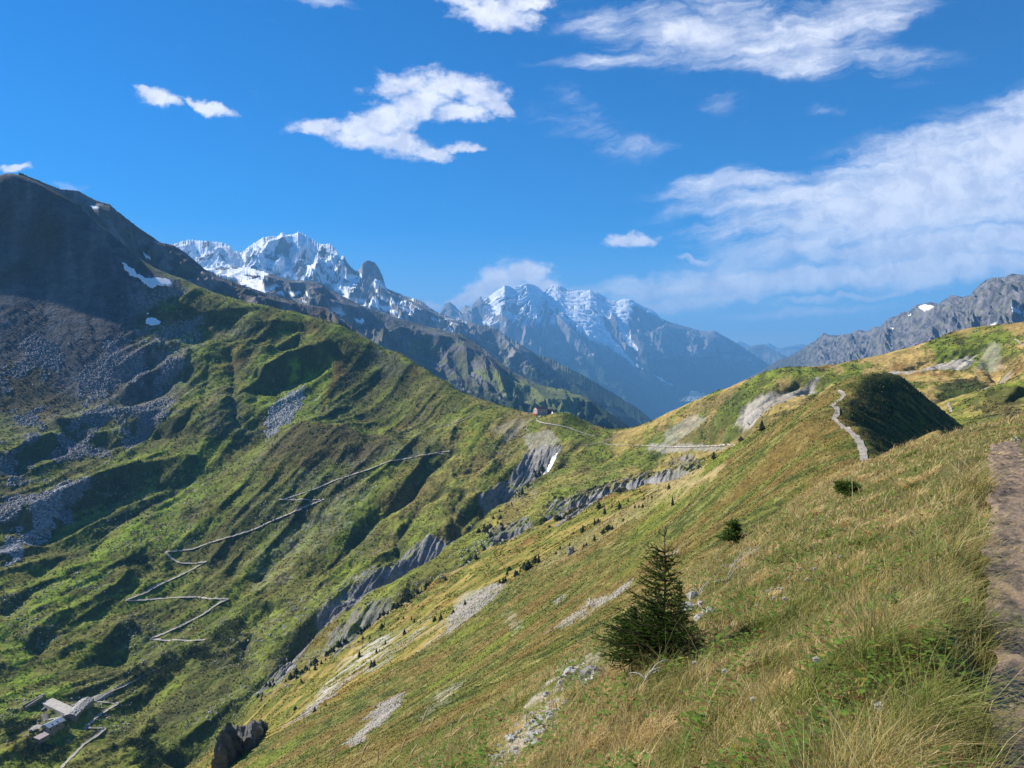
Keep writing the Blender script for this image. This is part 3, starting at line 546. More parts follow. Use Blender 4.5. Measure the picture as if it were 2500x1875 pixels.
# ------------------------------------------------------------------ far mountains: crest and lower lines at real distances, with spurs and gullies
def inpoly(px, py, poly):
    c = np.zeros(np.shape(px), bool); n = len(poly)
    for i in range(n):
        x1, y1 = poly[i]; x2, y2 = poly[(i + 1) % n]
        if y1 == y2: continue
        t = ((y1 > py) != (y2 > py)) & (px < (x2 - x1) * (py - y1) / (y2 - y1) + x1); c ^= t
    return c
def inpolys(px, py, polys, warp, sc, seed=3):
    wx = px + warp * fbm(px / sc, py / sc, 3, seed, 0.6); wy = py + warp * fbm(px / sc, py / sc, 3, seed + 7, 0.6)
    m = np.zeros(px.shape, bool)
    for p in polys: m |= inpoly(wx, wy, p)
    return m
def z2(*p): return [(309.7 + .32 * a, 469 + .32 * b) for a, b in p]
def z3(*p): return [(884.8 + .32 * a, 530.9 + .32 * b) for a, b in p]
def z4(*p): return [(1504 + .32 * a, 530.9 + .32 * b) for a, b in p]
def lerp3(c0, c1, t): return np.asarray(c0) * (1 - t[..., None]) + np.asarray(c1) * t[..., None]
def loft(rows, nx, nv, amps, seed, jag=0.0, back=1.25, bdrop=900, skew=0.0):
    x0, x1 = rows[0][0][0], rows[0][-1][0]; xs = np.linspace(x0, x1, nx); W = []
    for L in rows:
        L = np.array(L); u = (xs - x0) / (x1 - x0); xi = np.interp(u, (L[:, 0] - L[0, 0]) / (L[-1, 0] - L[0, 0]), L[:, 0])
        y = np.interp(xi, L[:, 0], L[:, 1]); R = np.interp(xi, L[:, 0], L[:, 2])
        if len(W) == 0:
            kk = np.exp(-0.5 * (np.arange(-60, 61) / 14.0) ** 2); kk /= kk.sum(); ysm = np.convolve(np.pad(y, 60, 'edge'), kk, 'valid'); fine = y - ysm + jag * (np.abs(perlin(xs / 5.3, xs * 0 + seed, seed)) * -1.6 + 0.5 + 0.6 * perlin(xs / 2.1, xs * 0 + 3.3, seed + 1))
        if len(W) == 0: fz = -fine / F * R; y = ysm
        th, e = pix_dir(xi, y); W.append(np.stack([R * np.sin(th), R * np.cos(th), R * e], -1))
    B = W[0] * np.array([back, back, 1.0]); B[:, 2] -= bdrop
    seg = [B] + W; parts = []; vs = []
    nb = max(6, nv // 8); n_each = (nv - nb) // (len(W) - 1)
    for j in range(len(seg) - 1):
        n = nb if j == 0 else n_each; t = np.linspace(0, 1, n, endpoint=(j == len(seg) - 2))[:, None, None]
        parts.append(seg[j][None] * (1 - t) + seg[j + 1][None] * t)
        vs.append(((t[:, 0, 0]) - 1) if j == 0 else (j - 1 + t[:, 0, 0]) / (len(W) - 1))
    P = np.concatenate(parts); v = np.concatenate(vs)[:, None] * np.ones(nx)[None]
    s = np.concatenate([[0], np.cumsum(np.hypot(*(np.diff(W[0][:, :2], axis=0)).T))])[None] * np.ones(P.shape[0])[:, None]
    dn = np.cumsum(np.concatenate([np.zeros((1, nx)), np.linalg.norm(np.diff(P, axis=0), axis=-1)]), 0)
    dz = 0; env = sstep(0.0, 0.12, v) + sstep(0, -0.5, v) * 0.5
    for (wl, stretch, amp, kind) in amps:
        wx = 0.25 * wl * fbm(s / wl / 1.7, dn / wl / 1.7, 2, seed + 40)
        f = ridged if kind else fbm
        n = f((s + wx + skew * dn) / wl, dn / (wl * stretch), 3, seed + int(wl) % 97, 0.55)
        dz = dz + amp * ((n - 0.75) if kind else n)
    drop = np.maximum(W[0][None, :, 2] - P[..., 2], 0); dz = np.minimum(dz * 0.6 * np.minimum(env, 1.0), 0.45 * drop)
    P[..., 2] += dz + fz[None] * np.exp(-np.abs(v) / 0.07); px, py = to_pix(P[..., 0], P[..., 1], P[..., 2])
    g = np.gradient(P, axis=0), np.gradient(P, axis=1); nrm = np.cross(g[1], g[0]); nrm /= np.linalg.norm(nrm, axis=-1, keepdims=True) + 1e-9
    nrm *= np.sign(nrm[..., 2:3] + 1e-12)
    return P, v, s, dn, px, py, nrm, dz
def put(name, P, C, mat): return tag(mesh_obj(name, P.reshape(-1, 3), grid_faces(*P.shape[:2]), mat, cols=np.clip(C, 0, 1).reshape(-1, 3)), kind='structure')
SNOW = np.array([0.90, 0.91, 0.93]); ROCK = np.array([0.17, 0.155, 0.15]); ROCKL = np.array([0.30, 0.27, 0.24]); FOREST = np.array([0.018, 0.032, 0.014]); MEAD = np.array([0.13, 0.15, 0.04]); BROWN = np.array([0.13, 0.10, 0.065])
far_mat = ground_mat('far_rock', (0.004, 0.02), 0.25, 0.7, 25)
mid_mat = ground_mat('mountain_rock', (0.012, 0.06), 0.3, 0.8, 8)
# dark ridge just behind the near mountain
cr = [(40,372,2350),(90,392,2400),(130,408,2450),(169,412,2500),(202,430,2500),(238,442,2500),(252,455,2500),(299,491,2550),(346,523,2600),(374,529,2600),(400,545,2600),(425,566,2600),(446,584,2600),(479,602,2600),(489,604,2600),(534,619,2600),(582,635,2600),(646,656,2600),(703,664,2600),(723,677,2550),(758,703,2450),(783,722,2400),(840,760,2300),(900,800,2200)]
ft = [(40,700,1900),(300,760,1900),(600,780,1850),(900,900,1800)]
P, v, s, dn, px, py, nr, dz = loft([cr, ft], 700, 150, ((260, 3.0, 60, 1), (70, 2.5, 18, 1), (22, 1.6, 7, 0)), 11, 1.3, 1.2, 300)
C = lerp3([0.085, 0.07, 0.055], [0.17, 0.155, 0.15], sstep(-0.3, 0.7, fbm(s / 90, dn / 160, 3, 17))); C = lerp3(C, [0.09, 0.10, 0.035], sstep(0.2, 0.8, fbm(s / 130, dn / 60, 2, 27)) * 0.5)
C[inpolys(px, py, [[(194,445),(202,444),(214,447),(210,452),(200,450)], [(309,545),(316,550),(324,556),(325,560),(318,557),(311,551)]], 1.5, 9)] = SNOW
put('mountain', P, C, mid_mat)
# ridge with the glacier, running down to the lit alp
cr = [(380,545,5600),(431,574,5400),(451,580,5300),(490,578,5300),(527,577,5200),(560,583,5100),(582,590,5000),(617,602,4950),(640,606,4900),(662,606,4850),(687,609,4800),(713,626,4750),(758,648,4650),(787,663,4600),(830,678,4550),(885,694,4500),(917,704,4450),(960,713,4400),(997,722,4350),(1045,752,4200),(1077,780,4050),(1109,803,3950),(1128,812,3900),(1173,833,3800),(1221,842,3700),(1262,856,3600),(1285,870,3500),(1317,892,3400),(1355,918,3300),(1400,950,3200)]
m1 = [(380,620,4700),(600,660,4300),(800,740,3900),(900,790,3700),(1000,830,3500),(1100,860,3300),(1200,885,3200),(1300,915,3050),(1400,960,2950)]
ft = [(380,760,3200),(700,860,2900),(1000,950,2600),(1200,1000,2500),(1400,1040,2500)]
P, v, s, dn, px, py, nr, dz = loft([cr, m1, ft], 1100, 300, ((620, 2.0, 150, 1), (170, 1.6, 30, 1), (48, 1.2, 9, 0), (16, 1.0, 3, 0)), 5, 0.7, 1.2, 500, 0.25)
n = fbm(s / 120, dn / 160, 4, 33, 0.6); C = lerp3([0.075, 0.072, 0.065], [0.16, 0.15, 0.145], sstep(-0.5, 0.6, n))
gr = sstep(700, 1000, px) * sstep(-0.2, 0.5, fbm(s / 90, dn / 70, 3, 44)); C = lerp3(C, [0.10, 0.115, 0.04], gr * 0.8)
mead = inpolys(px, py, [z3((430,820),(700,880),(900,945),(1060,972),(1190,1018),(1255,1075),(1235,1150),(1100,1180),(880,1120),(640,1000),(480,880)), z3((0,660),(160,650),(200,700),(90,740),(0,730))], 8, 22)
C = lerp3(C, MEAD, mead * (0.75 + 0.25 * np.clip(n, -1, 1)))
fo = (py > 846 + 30 * fbm(px / 14, py / 9, 3, 60)) & (px > 1000) & ~mead | ((px > 1250) & (py > 868))
C[fo | (mead & (fbm(px / 7, py / 5, 3, 12) > 0.62))] = FOREST
sn = [z2((375,330),(440,322),(500,335),(470,360),(400,352)), z2((440,358),(560,350),(680,338),(760,350),(850,385),(800,425),(870,440),(930,462),(880,490),(850,505),(770,505),(690,480),(600,440),(500,400)),
      z2((975,500),(1060,510),(1065,530),(1000,530)), z2((1095,512),(1130,520),(1148,548),(1120,545)), z2((1065,555),(1110,565),(1110,582),(1080,575)), z2((1235,600),(1320,598),(1370,650),(1330,668),(1290,640)), z2((1415,690),(1480,685),(1495,712),(1475,735),(1440,715)), z2((900,500),(940,505),(950,540),(915,520)), z2((1340,680),(1400,760),(1385,760))]
rk = [z2((690,395),(780,395),(800,420),(720,430),(680,415)), z2((800,440),(850,420),(900,440),(850,460))]
m = inpolys(px, py, sn, 3.5, 14) & ~inpolys(px, py, rk, 3.5, 8); C[m] = SNOW; P[..., 2] = np.where(m, P[..., 2] - dz * 0.6 * np.clip(v * 10, 0, 1), P[..., 2])
put('mountain', P, C, mid_mat)
# the great snow and rock peaks with the double tower, and their ridge running down to the valley
cr = [(330,560,10800),(372,528,10800),(399,520,10800),(419,519,10800),(438,520,10700),(470,522,10600),(492,528,10500),(505,541,10400),(518,546,10300),(530,538,10200),(546,527,10200),(566,514,10100),(588,509,10100),(600,511,10100),(609,502,10100),(617,507,10100),(630,506,10100),(643,501,10100),(655,505,10100),(675,518,10000),(694,527,9900),(713,527,9800),(726,539,9700),(735,556,9600),(742,551,9600),(751,568,9500),(767,585,9400),(777,582,9300),(783,569,9200),(796,562,9200),(809,566,9200),(818,578,9200),(828,600,9100),(834,622,9100),(879,641,8800),(911,650,8600),(939,671,8500),(974,685,8400),(1026,699,8200),(1070,706,8100),(1090,723,8000),(1128,745,7900),(1157,764,7800),(1192,775,7700),(1269,816,7400),(1333,854,7200),(1384,886,7000),(1406,905,6900),(1440,935,6800)]
m1 = [(330,620,9600),(500,610,9300),(640,620,9000),(760,640,8700),(850,660,8200),(950,710,7600),(1050,750,7200),(1150,800,6900),(1250,850,6600),(1350,895,6400),(1440,950,6300)]
ft = [(330,800,6000),(700,800,6000),(900,860,5600),(1100,900,5200),(1300,960,5200),(1440,1010,5200)]
P, v, s, dn, px, py, nr, dz = loft([cr, m1, ft], 1300, 340, ((1100, 2.4, 330, 1), (330, 1.9, 95, 1), (110, 1.5, 32, 1), (38, 1.2, 10, 0)), 3, 2.2, 1.15, 900, 0.3)
n = fbm((s + 0.7 * dn) / 140, (dn - 0.3 * s) / 330, 4, 36, 0.65); hi = sstep(640, 560, py) * sstep(870, 780, px)
C = lerp3([0.12, 0.11, 0.10], [0.27, 0.25, 0.23], sstep(-0.6, 0.6, fbm(s / 200, dn / 260, 4, 30, 0.6)))
C = lerp3(C, [0.09, 0.105, 0.05], sstep(700, 790, py) * sstep(-0.4, 0.3, n)); C[(py > 800 + 22 * fbm(px / 16, py / 10, 3, 61)) & (px > 1000)] = FOREST
slope = nr[..., 2]; m = (n + 1.1 * (slope - 0.62) + 0.42 * hi - 0.02 > 0.0) & (hi > 0.25) & (px < 742) & (py < 640)
solid = inpolys(px, py, [z2((1000,105),(1075,103),(1120,155),(1130,215),(1095,240),(1040,330),(1000,330),(985,275),(1010,220),(1005,160)), z2((565,240),(620,232),(655,250),(600,350),(560,355),(540,320)), z2((1320,340),(1400,370),(1450,405),(1420,440),(1330,390)),
  z2((1262,490),(1340,435),(1470,420),(1475,440),(1400,480),(1370,510),(1420,540),(1505,560),(1500,610),(1440,580),(1360,545)), z2((1530,472),(1600,490),(1665,545),(1640,555),(1570,510)), z2((1560,575),(1660,610),(1745,665),(1700,668),(1620,625)), z2((1710,590),(1760,598),(1840,625),(1800,640)), z2((1580,420),(1640,465),(1630,478)), z2((1940,660),(2000,690),(1960,690)), z2((860,380),(930,300),(960,330),(900,400))], 3, 12)
m |= solid | ((n > 0.55) & (px > 760) & (px < 1010) & (py > 640) & (py < 720)); C[m] = SNOW; ms = blur(solid.astype(float), 3); P[..., 2] -= dz * 0.8 * ms
put('snowy_mountain', P, C, far_mat)
# the highest massif under its cloud
cr = [(905,700,17500),(940,688,17500),(955,665,18000),(962,656,18200),(971,652,18200),(981,659,18200),(994,673,18000),(1005,658,18000),(1016,664,18000),(1029,649,18500),(1038,639,18500),(1045,646,18500),(1054,641,18500),(1062,634,18500),(1077,624,18500),(1090,616,18500),(1109,619,18800),(1122,616,19000),(1138,609,19200),(1150,614,19400),(1160,617,19600),(1173,627,20000),(1183,622,20300),(1192,614,20500),(1205,614,20500),(1224,624,20500),(1253,627,20500),(1275,624,20500),(1288,630,20500),(1310,643,20500),(1333,649,20500),(1350,645,20500),(1365,646,20500),(1384,659,20500),(1410,668,20500),(1429,688,20500),(1448,696,20500),(1477,704,20500),(1509,713,20500),(1528,716,20500),(1544,714,20500),(1557,722,20500),(1593,742,20800),(1620,760,21000),(1680,800,21500)]
m1 = [(905,750,14500),(1030,740,15500),(1130,745,15800),(1250,760,16500),(1350,780,17500),(1450,780,18500),(1560,790,19500),(1680,840,20500)]
ft = [(905,850,11500),(1100,890,11500),(1250,920,12200),(1350,915,13500),(1430,885,16800),(1500,868,18500),(1560,860,19500),(1680,858,20000)]
P, v, s, dn, px, py, nr, dz = loft([cr, m1, ft], 1000, 340, ((2200, 2.2, 520, 1), (700, 2.0, 200, 1), (230, 1.6, 60, 1), (80, 1.2, 18, 0)), 9, 0.45, 1.12, 1500, -0.15)
C = lerp3([0.13, 0.12, 0.115], [0.27, 0.24, 0.22], sstep(-0.5, 0.6, fbm(s / 500, dn / 700, 4, 30, 0.6)))
C[(py > 772 + 26 * fbm(px / 26, py / 14, 3, 62))] = FOREST * 1.3
sn = [z3((1500,790),(1430,700),(1375,640),(1335,580),(1300,500),(1312,460),(1340,510),(1362,440),(1400,500),(1420,560),(1450,640),(1545,700),(1505,620),(1480,560),(1500,470),(1520,400),(1600,445),(1720,510),(1730,470),(1640,360),(1500,280),(1260,200),(1150,200),(960,150),(860,150),(790,130),(640,150),(570,220),(520,320),(560,420),(600,400),(650,340),(690,380),(720,350),(740,400),(800,405),(850,485),(875,430),(900,380),(960,410),(1020,460),(1080,520),(1130,600),(1230,670),(1320,700),(1430,760),(1540,832),(1572,832)), z3((555,400),(600,430),(640,450),(700,490),(720,470),(650,420),(600,390)), z3((280,470),(330,465),(340,490),(300,490)), z3((1730,930),(1760,905),(1790,935)), z3((1650,880),(1700,890),(1740,925),(1700,920))]
m = inpolys(px, py, sn, 4, 13); n2 = fbm((s + 0.6 * dn) / 330, dn / 500, 4, 37, 0.6)
rockin = (n2 > 0.75 + 0.5 * sstep(1180, 1290, px) * sstep(680, 650, py)) & (py < 720) & ~((px > 1180) & (py < 655)); m &= ~rockin
m |= (n2 < -0.12) & (py < 705) & (px < 1200) & (px > 1040); C[m] = SNOW; ms = blur(m.astype(float), 4); P[..., 2] = np.where(ms > 0.02, P[..., 2] - (dz + 25 * ridged(s / 420, dn / 300, 3, 66)) * 0.9 * ms, P[..., 2])
put('snowy_mountain', P, C, far_mat)
# rocky chain on the right
cr = [(1600,822,11500),(1645,800,11000),(1683,777,10500),(1709,768,10000),(1734,752,9600),(1760,736,9300),(1770,727,9200),(1779,719,9100),(1792,724,9000),(1808,724,8800),(1837,720,8400),(1856,712,8200),(1872,716,8000),(1888,706,7800),(1901,705,7700),(1910,697,7600),(1923,685,7400),(1936,683,7300),(1946,675,7200),(1962,673,7100),(1978,659,7000),(1994,656,6900),(2010,652,6800),(2026,656,6700),(2042,646,6600),(2058,637,6500),(2080,641,6300),(2096,637,6100),(2106,624,6000),(2125,608,5900),(2144,600,5800),(2170,598,5700),(2186,591,5600),(2212,594,5500),(2240,602,5400),(2280,590,5300),(2400,560,5000)]
m1 = [(1600,840,10500),(1700,810,8900),(1800,780,7600),(1900,750,6500),(2000,720,5600),(2100,700,5000),(2212,690,4500),(2400,670,4200)]
ft = [(1600,900,9500),(1800,900,6000),(2000,860,4000),(2212,820,3300),(2400,800,3200)]
P, v, s, dn, px, py, nr, dz = loft([cr, m1, ft], 900, 260, ((900, 1.2, 110, 1), (230, 1.0, 34, 1), (70, 0.9, 13, 0), (22, 0.9, 5, 0)), 15, 1.4, 1.15, 600, -0.3)
n = fbm(s / 90, dn / 110, 4, 38, 0.65); C = lerp3([0.055, 0.052, 0.056], [0.16, 0.145, 0.145], sstep(-0.6, 0.6, n)); C = lerp3(C, [0.16, 0.16, 0.09], sstep(0.1, 0.6, fbm(s / 160, dn / 60, 3, 39)) * 0.55)
C = lerp3(C, [0.05, 0.055, 0.04], sstep(1780, 1700, px) * 0.8)
C[inpolys(px, py, [z4((1500,410),(1530,395),(1560,400),(1600,405),(1570,430),(1530,437)), z4((2125,412),(2160,415),(2212,460),(2180,460),(2135,440)), z4((1980,530),(2030,518),(2010,538)), z4((1310,555),(1335,555),(1325,565)), z4((1430,465),(1450,462),(1440,472))], 1.6, 7)] = SNOW
put('mountain', P, C, mid_mat)
# blue hills at the end of the valley
for cr, ft, sd in (([(1540,800,25500),(1580,768,25000),(1606,755,25000),(1632,745,25000),(1648,744,25000),(1670,755,24500),(1696,768,24000),(1730,795,23500),(1800,840,23000)], [(1540,870,20000),(1800,870,20000)], 2), ([(1500,770,40000),(1560,748,40000),(1580,745,40000),(1596,737,40000),(1610,742,40000),(1622,747,39000),(1640,746,39000),(1661,741,38000),(1683,753,38000),(1702,748,38000),(1734,743,38000),(1747,745,38000),(1800,760,38000),(1900,790,38000)], [(1500,840,28000),(1900,840,28000)], 4)):
    P, v, s, dn, px, py, nr, dz = loft([cr, ft], 320, 70, ((2500, 2.0, 420, 1), (700, 1.8, 130, 1), (230, 1.5, 40, 0)), 20 + sd, 1.2, 1.1, 1200)
    C = lerp3([0.05, 0.06, 0.04], [0.16, 0.15, 0.12], sstep(-0.3, 0.5, fbm(s / 900, dn / 900, 3, sd))); put('hills', P, C, far_mat)
# valley floor
g = np.linspace(-9000, 16000, 60); h = np.linspace(4000, 30000, 80); gx, gy = np.meshgrid(g, h)
gz = -1130 + 18 * fbm(gx / 1500, gy / 1500, 3, 8)
C = lerp3([0.035, 0.055, 0.02], [0.11, 0.13, 0.05], sstep(-0.2, 0.5, fbm(gx / 700, gy / 900, 3, 18)))
put('valley_floor', np.stack([gx, gy, gz], -1), C, far_mat)
# ------------------------------------------------------------------ materials for things
def plain_mat(name, c, rough=0.85, var=0.0, scale=3.0, transl=0.0, attr=False, bump=0.0, spec=0.2, metal=0.0):
    m = bpy.data.materials.new(name); m.use_nodes = True; nt = m.node_tree; nt.nodes.clear(); L = nt.links.new
    b = N(nt, 'ShaderNodeBsdfPrincipled'); b.inputs['Roughness'].default_value = rough; b.inputs['Base Color'].default_value = (*c, 1); b.inputs['Specular IOR Level'].default_value = spec; b.inputs['Metallic'].default_value = metal
    src = None
    if attr: src = N(nt, 'ShaderNodeAttribute', attribute_name='Col').outputs['Color']
    if var:
        tcn = N(nt, 'ShaderNodeTexCoord'); nz = N(nt, 'ShaderNodeTexNoise'); nz.inputs['Scale'].default_value = scale; nz.inputs['Detail'].default_value = 5; L(tcn.outputs['Object'], nz.inputs['Vector'])
        mr = N(nt, 'ShaderNodeMapRange'); mr.inputs[1].default_value = 0.3; mr.inputs[2].default_value = 0.7; mr.inputs[3].default_value = 1 - var; mr.inputs[4].default_value = 1 + var; L(nz.outputs[0], mr.inputs[0])
        mx = N(nt, 'ShaderNodeMix', data_type='RGBA', blend_type='MULTIPLY'); mx.inputs[0].default_value = 1; mx.inputs[6].default_value = (*c, 1); L(mr.outputs[0], mx.inputs[7])
        if src is not None: L(src, mx.inputs[6])
        src = mx.outputs[2]
        if bump: bp = N(nt, 'ShaderNodeBump'); bp.inputs['Strength'].default_value = 0.7; bp.inputs['Distance'].default_value = bump; L(nz.outputs[0], bp.inputs['Height']); L(bp.outputs[0], b.inputs['Normal'])
    if src is not None: L(src, b.inputs['Base Color'])
    o = N(nt, 'ShaderNodeOutputMaterial'); out = b.outputs[0]
    if transl:
        t = N(nt, 'ShaderNodeBsdfTranslucent'); t.inputs[0].default_value = (*c, 1)
        if src is not None: L(src, t.inputs[0])
        x = N(nt, 'ShaderNodeMixShader'); x.inputs[0].default_value = transl; L(b.outputs[0], x.inputs[1]); L(t.outputs[0], x.inputs[2]); out = x.outputs[0]
    L(out, o.inputs[0]); return m
M_dirt = plain_mat('trail_gravel', (0.34, 0.29, 0.23), 0.95, 0.3, 0.8)
M_track = plain_mat('track_gravel', (0.40, 0.36, 0.30), 0.95, 0.15, 0.3)
M_rock = plain_mat('limestone', (0.36, 0.34, 0.31), 0.9, 0.35, 2.5, bump=0.05, attr=False); M_darkrock = plain_mat('slate_rock', (0.10, 0.095, 0.09), 0.9, 0.4, 0.6, bump=0.3)
M_snow = plain_mat('old_snow', (0.85, 0.84, 0.84), 0.7, 0.05, 0.1)
M_bark = plain_mat('bark', (0.11, 0.075, 0.05), 0.95, 0.3, 9.0); M_needle = plain_mat('needles', (0.03, 0.05, 0.012), 0.75, 0, attr=True, transl=0.25)
M_far_needle = plain_mat('spruce_foliage', (0.022, 0.042, 0.013), 0.9, 0.4, 0.9); M_leaf = plain_mat('leaves', (0.08, 0.13, 0.02), 0.6, attr=True, transl=0.35)
M_grass = plain_mat('grass_blades', (0.2, 0.2, 0.06), 0.7, attr=True, transl=0.35); M_wood = plain_mat('bleached_wood', (0.42, 0.38, 0.33), 0.85, 0.25, 14.0)
def empty(name, loc, rz=0.0):
    o = bpy.data.objects.new(name, None); col.objects.link(o); o.location = loc; o.rotation_euler = (0, 0, rz); o.empty_display_size = 0.5; return o
def copy_tree(o, parent=None):
    c = o.copy(); col.objects.link(c); c.parent = parent
    for ch in o.children: copy_tree(ch, c)
    return c
# ------------------------------------------------------------------ paths laid on the ground
def densify(pts, step): 
    out = [np.array(pts[0], float)]
    for a, b in zip(pts[:-1], pts[1:]):
        a = np.array(a, float); b = np.array(b, float); n = max(1, int(np.hypot(*(b - a)) / step))
        for k in range(1, n + 1): out.append(a + (b - a) * k / n)
    return out
def ribbon(pts, width, rmin=0.0, lift=0.15, name='path', mat=M_track, wob_=0.25, seed=0):
    W = [hit_xyz(x, y, rmin) for x, y in densify(pts, 5.0)]; W = [w for w in W if w is not None]
    A = np.array(W)[:, :2]; keepi = [0]
    for i in range(1, len(A)):                           # drop points that jumped to another slope
        if np.hypot(*(A[i] - A[keepi[-1]])) < 60 + 0.05 * np.hypot(*A[i]): keepi.append(i)
    A = A[keepi]; seg = np.hypot(*np.diff(A, axis=0).T); s = np.concatenate([[0], np.cumsum(seg)]); n = max(4, int(s[-1] / max(0.6, width * 0.6)))
    u = np.linspace(0, s[-1], n); Q = np.stack([np.interp(u, s, A[:, 0]), np.interp(u, s, A[:, 1])], -1)
    k = max(1, int(3 * width)); 
    for _ in range(3): Q[1:-1] = (Q[:-2] + 2 * Q[1:-1] + Q[2:]) / 4
    T = np.gradient(Q, axis=0); T /= np.linalg.norm(T, axis=1, keepdims=True) + 1e-9; Nn = np.stack([-T[:, 1], T[:, 0]], -1)
    w = width * (1 + wob_ * perlin(u / (width * 4), u * 0 + 3.3 + seed, 11)) / 2; m = 5; off = np.linspace(-1, 1, m)
    X = Q[:, None, 0] + Nn[:, None, 0] * off[None] * w[:, None]; Y = Q[:, None, 1] + Nn[:, None, 1] * off[None] * w[:, None]
    Zg = ground(X.ravel(), Y.ravel()).reshape(X.shape); Zg = np.maximum(Zg, Zg.mean(1, keepdims=True)) + lift
    return tag(mesh_obj(name, np.stack([X, Y, Zg], -1).reshape(-1, 3), grid_faces(n, m), mat), kind='structure')
def z5(*p): return [(.4667 * a, 884.8 + .4667 * b) for a, b in p]
def z6(*p): return [(619.4 + .4667 * a, 884.8 + .4667 * b) for a, b in p]
def z3p(*p): return [(884.8 + .32 * a, 530.9 + .32 * b) for a, b in p]
def z4p(*p): return [(1504 + .32 * a, 530.9 + .32 * b) for a, b in p]
TR = [z5((1900,225),(1800,240),(1700,280),(1560,325),(1440,375),(1310,418)), z5((1290,418),(1400,420),(1500,418)), z5((1500,418),(1440,440),(1350,480),(1250,520),(1180,555),(1050,595),(980,615),(930,632),(890,648),(830,655),(765,660)),
      z5((765,660),(790,685),(830,712),(900,713),(955,706)), z5((955,703),(900,735),(820,775),(740,810),(670,850),(610,872),(582,884)), z5((582,886),(650,884),(720,878),(800,872),(920,868),(950,876),(1055,878)), z5((1058,876),(1000,905),(940,950),(860,990),(800,1020),(740,1045),(695,1060)),
      z5((695,1062),(750,1070),(830,1068),(880,1072),(950,1066)), z5((765,1185),(700,1215),(640,1248),(600,1268),(550,1290)), z5((550,1290),(500,1310),(470,1330),(440,1350),(380,1352),(330,1372)), z5((440,1352),(500,1358),(550,1360),(490,1395),(440,1430),(400,1468)), z5((385,1476),(440,1476),(490,1474),(450,1510),(390,1548),(350,1590),(310,1630),(285,1660))]
for i, t in enumerate(TR): ribbon(t, 2.6 if i < 8 else 2.2, 380, 0.35, seed=i)
ribbon(z5((1900,225),(2020,200),(2080,195)) , 2.2, 380, 0.35, mat=M_dirt)
ribbon(z3p((0,1435),(60,1420),(180,1405),(230,1408)), 2.2, 380, 0.35, mat=M_dirt)
ribbon(z3p((890,1145),(862,1165),(855,1180),(880,1195),(940,1205),(1000,1215),(1070,1228),(1120,1248),(1180,1268),(1250,1288)), 2.2, 500, 0.3); ribbon(z3p((1290,1325),(1330,1342),(1420,1350),(1540,1350),(1640,1355),(1740,1362),(1830,1362),(1960,1358),(2080,1355),(2140,1345),(2212,1350)), 1.8, 400, 0.3)
ribbon(z3p((800,1215),(782,1235),(805,1250),(770,1270),(730,1290),(700,1275),(690,1290),(705,1305),(660,1318)), 1.3, 500, 0.3, mat=M_dirt)
ribbon(z3p((640,1120),(760,1150),(700,1190),(600,1240)), 0.9, 500, 0.3, mat=M_dirt)
ribbon(z3p((1400,1290),(1300,1325),(1200,1350),(1130,1345)), 1.2, 500, 0.3, mat=M_dirt); ribbon(z3p((150,1235),(300,1200),(400,1160),(440,1135)), 1.3, 500, 0.3, mat=M_dirt)
ribbon(z4p((1172,1512),(1150,1470),(1130,1430),(1125,1380),(1105,1335),(1080,1290),(1030,1250),(980,1215),(945,1190),(925,1170),(945,1150),(955,1115),(940,1090),(915,1080),(960,1050),(990,1025),(1000,1010),(975,990),(955,980)), 0.95, 60, 0.07, mat=M_dirt, wob_=0.5)
ribbon(z4p((1870,1000),(1960,965),(2050,915),(2130,880),(2212,842)), 1.2, 250, 0.2, mat=M_dirt); ribbon(z4p((1720,1125),(1712,1100),(1698,1075),(1705,1060)), 1.2, 250, 0.2, mat=M_dirt); ribbon(z4p((2140,630),(2175,650),(2212,680)), 1.3, 400, 0.3, mat=M_dirt)
# the trail at our feet
nt_, ns_ = 620, 60; tt = np.linspace(0.8, 21, nt_)[:, None]; ss = np.linspace(0.16, -0.80, ns_)[None]
bend = -0.35 * np.clip(tt - 17, 0, 20) ** 2; edge = 0.07 * fbm(tt / 0.55, tt * 0 + 2.2, 3, 201) * (ss > -0.3) + 0.08 * fbm(tt / 0.8, tt * 0 + 5.2, 3, 202) * (ss <= -0.3)
sv = ss - 0.14 - 0.006 * tt + edge + bend + 0 * tt; tv = tt + 0 * ss; Xp = -sv * math.cos(PH) + tv * math.sin(PH); Yp = sv * math.sin(PH) + tv * math.cos(PH)
cu = (ss + 0.28) / 0.44; Zp = -1.6 + 0.035 * cu ** 2 + 0.028 * fbm(Xp / 0.35, Yp / 0.35, 5, 203, 0.65) + 0.012 * np.clip(fbm(Xp / 0.06, Yp / 0.06, 2, 204) - 0.1, 0, 1) - 0.12 * np.clip(abs(cu) - 0.85, 0, 1)
cpth = mixc(np.broadcast_to(np.array([0.25, 0.175, 0.115]), Xp.shape + (3,)), [0.15, 0.112, 0.085], sstep(-0.3, 0.7, fbm(Xp / 0.3, Yp / 0.3, 5, 205, 0.75))); cpth = mixc(cpth, [0.34, 0.26, 0.18], sstep(0.1, 0.7, fbm(Xp / 0.05, Yp / 0.05, 3, 206, 0.8)) * 0.6)
M_soil = plain_mat('trodden_earth', (0.3, 0.25, 0.2), 0.95, 0.25, 60.0, attr=True, bump=0.008)
tag(mesh_obj('path', np.stack([Xp, Yp, Zp + 0.015], -1).reshape(-1, 3), grid_faces(nt_, ns_), M_soil, cols=cpth.reshape(-1, 3)), kind='structure')
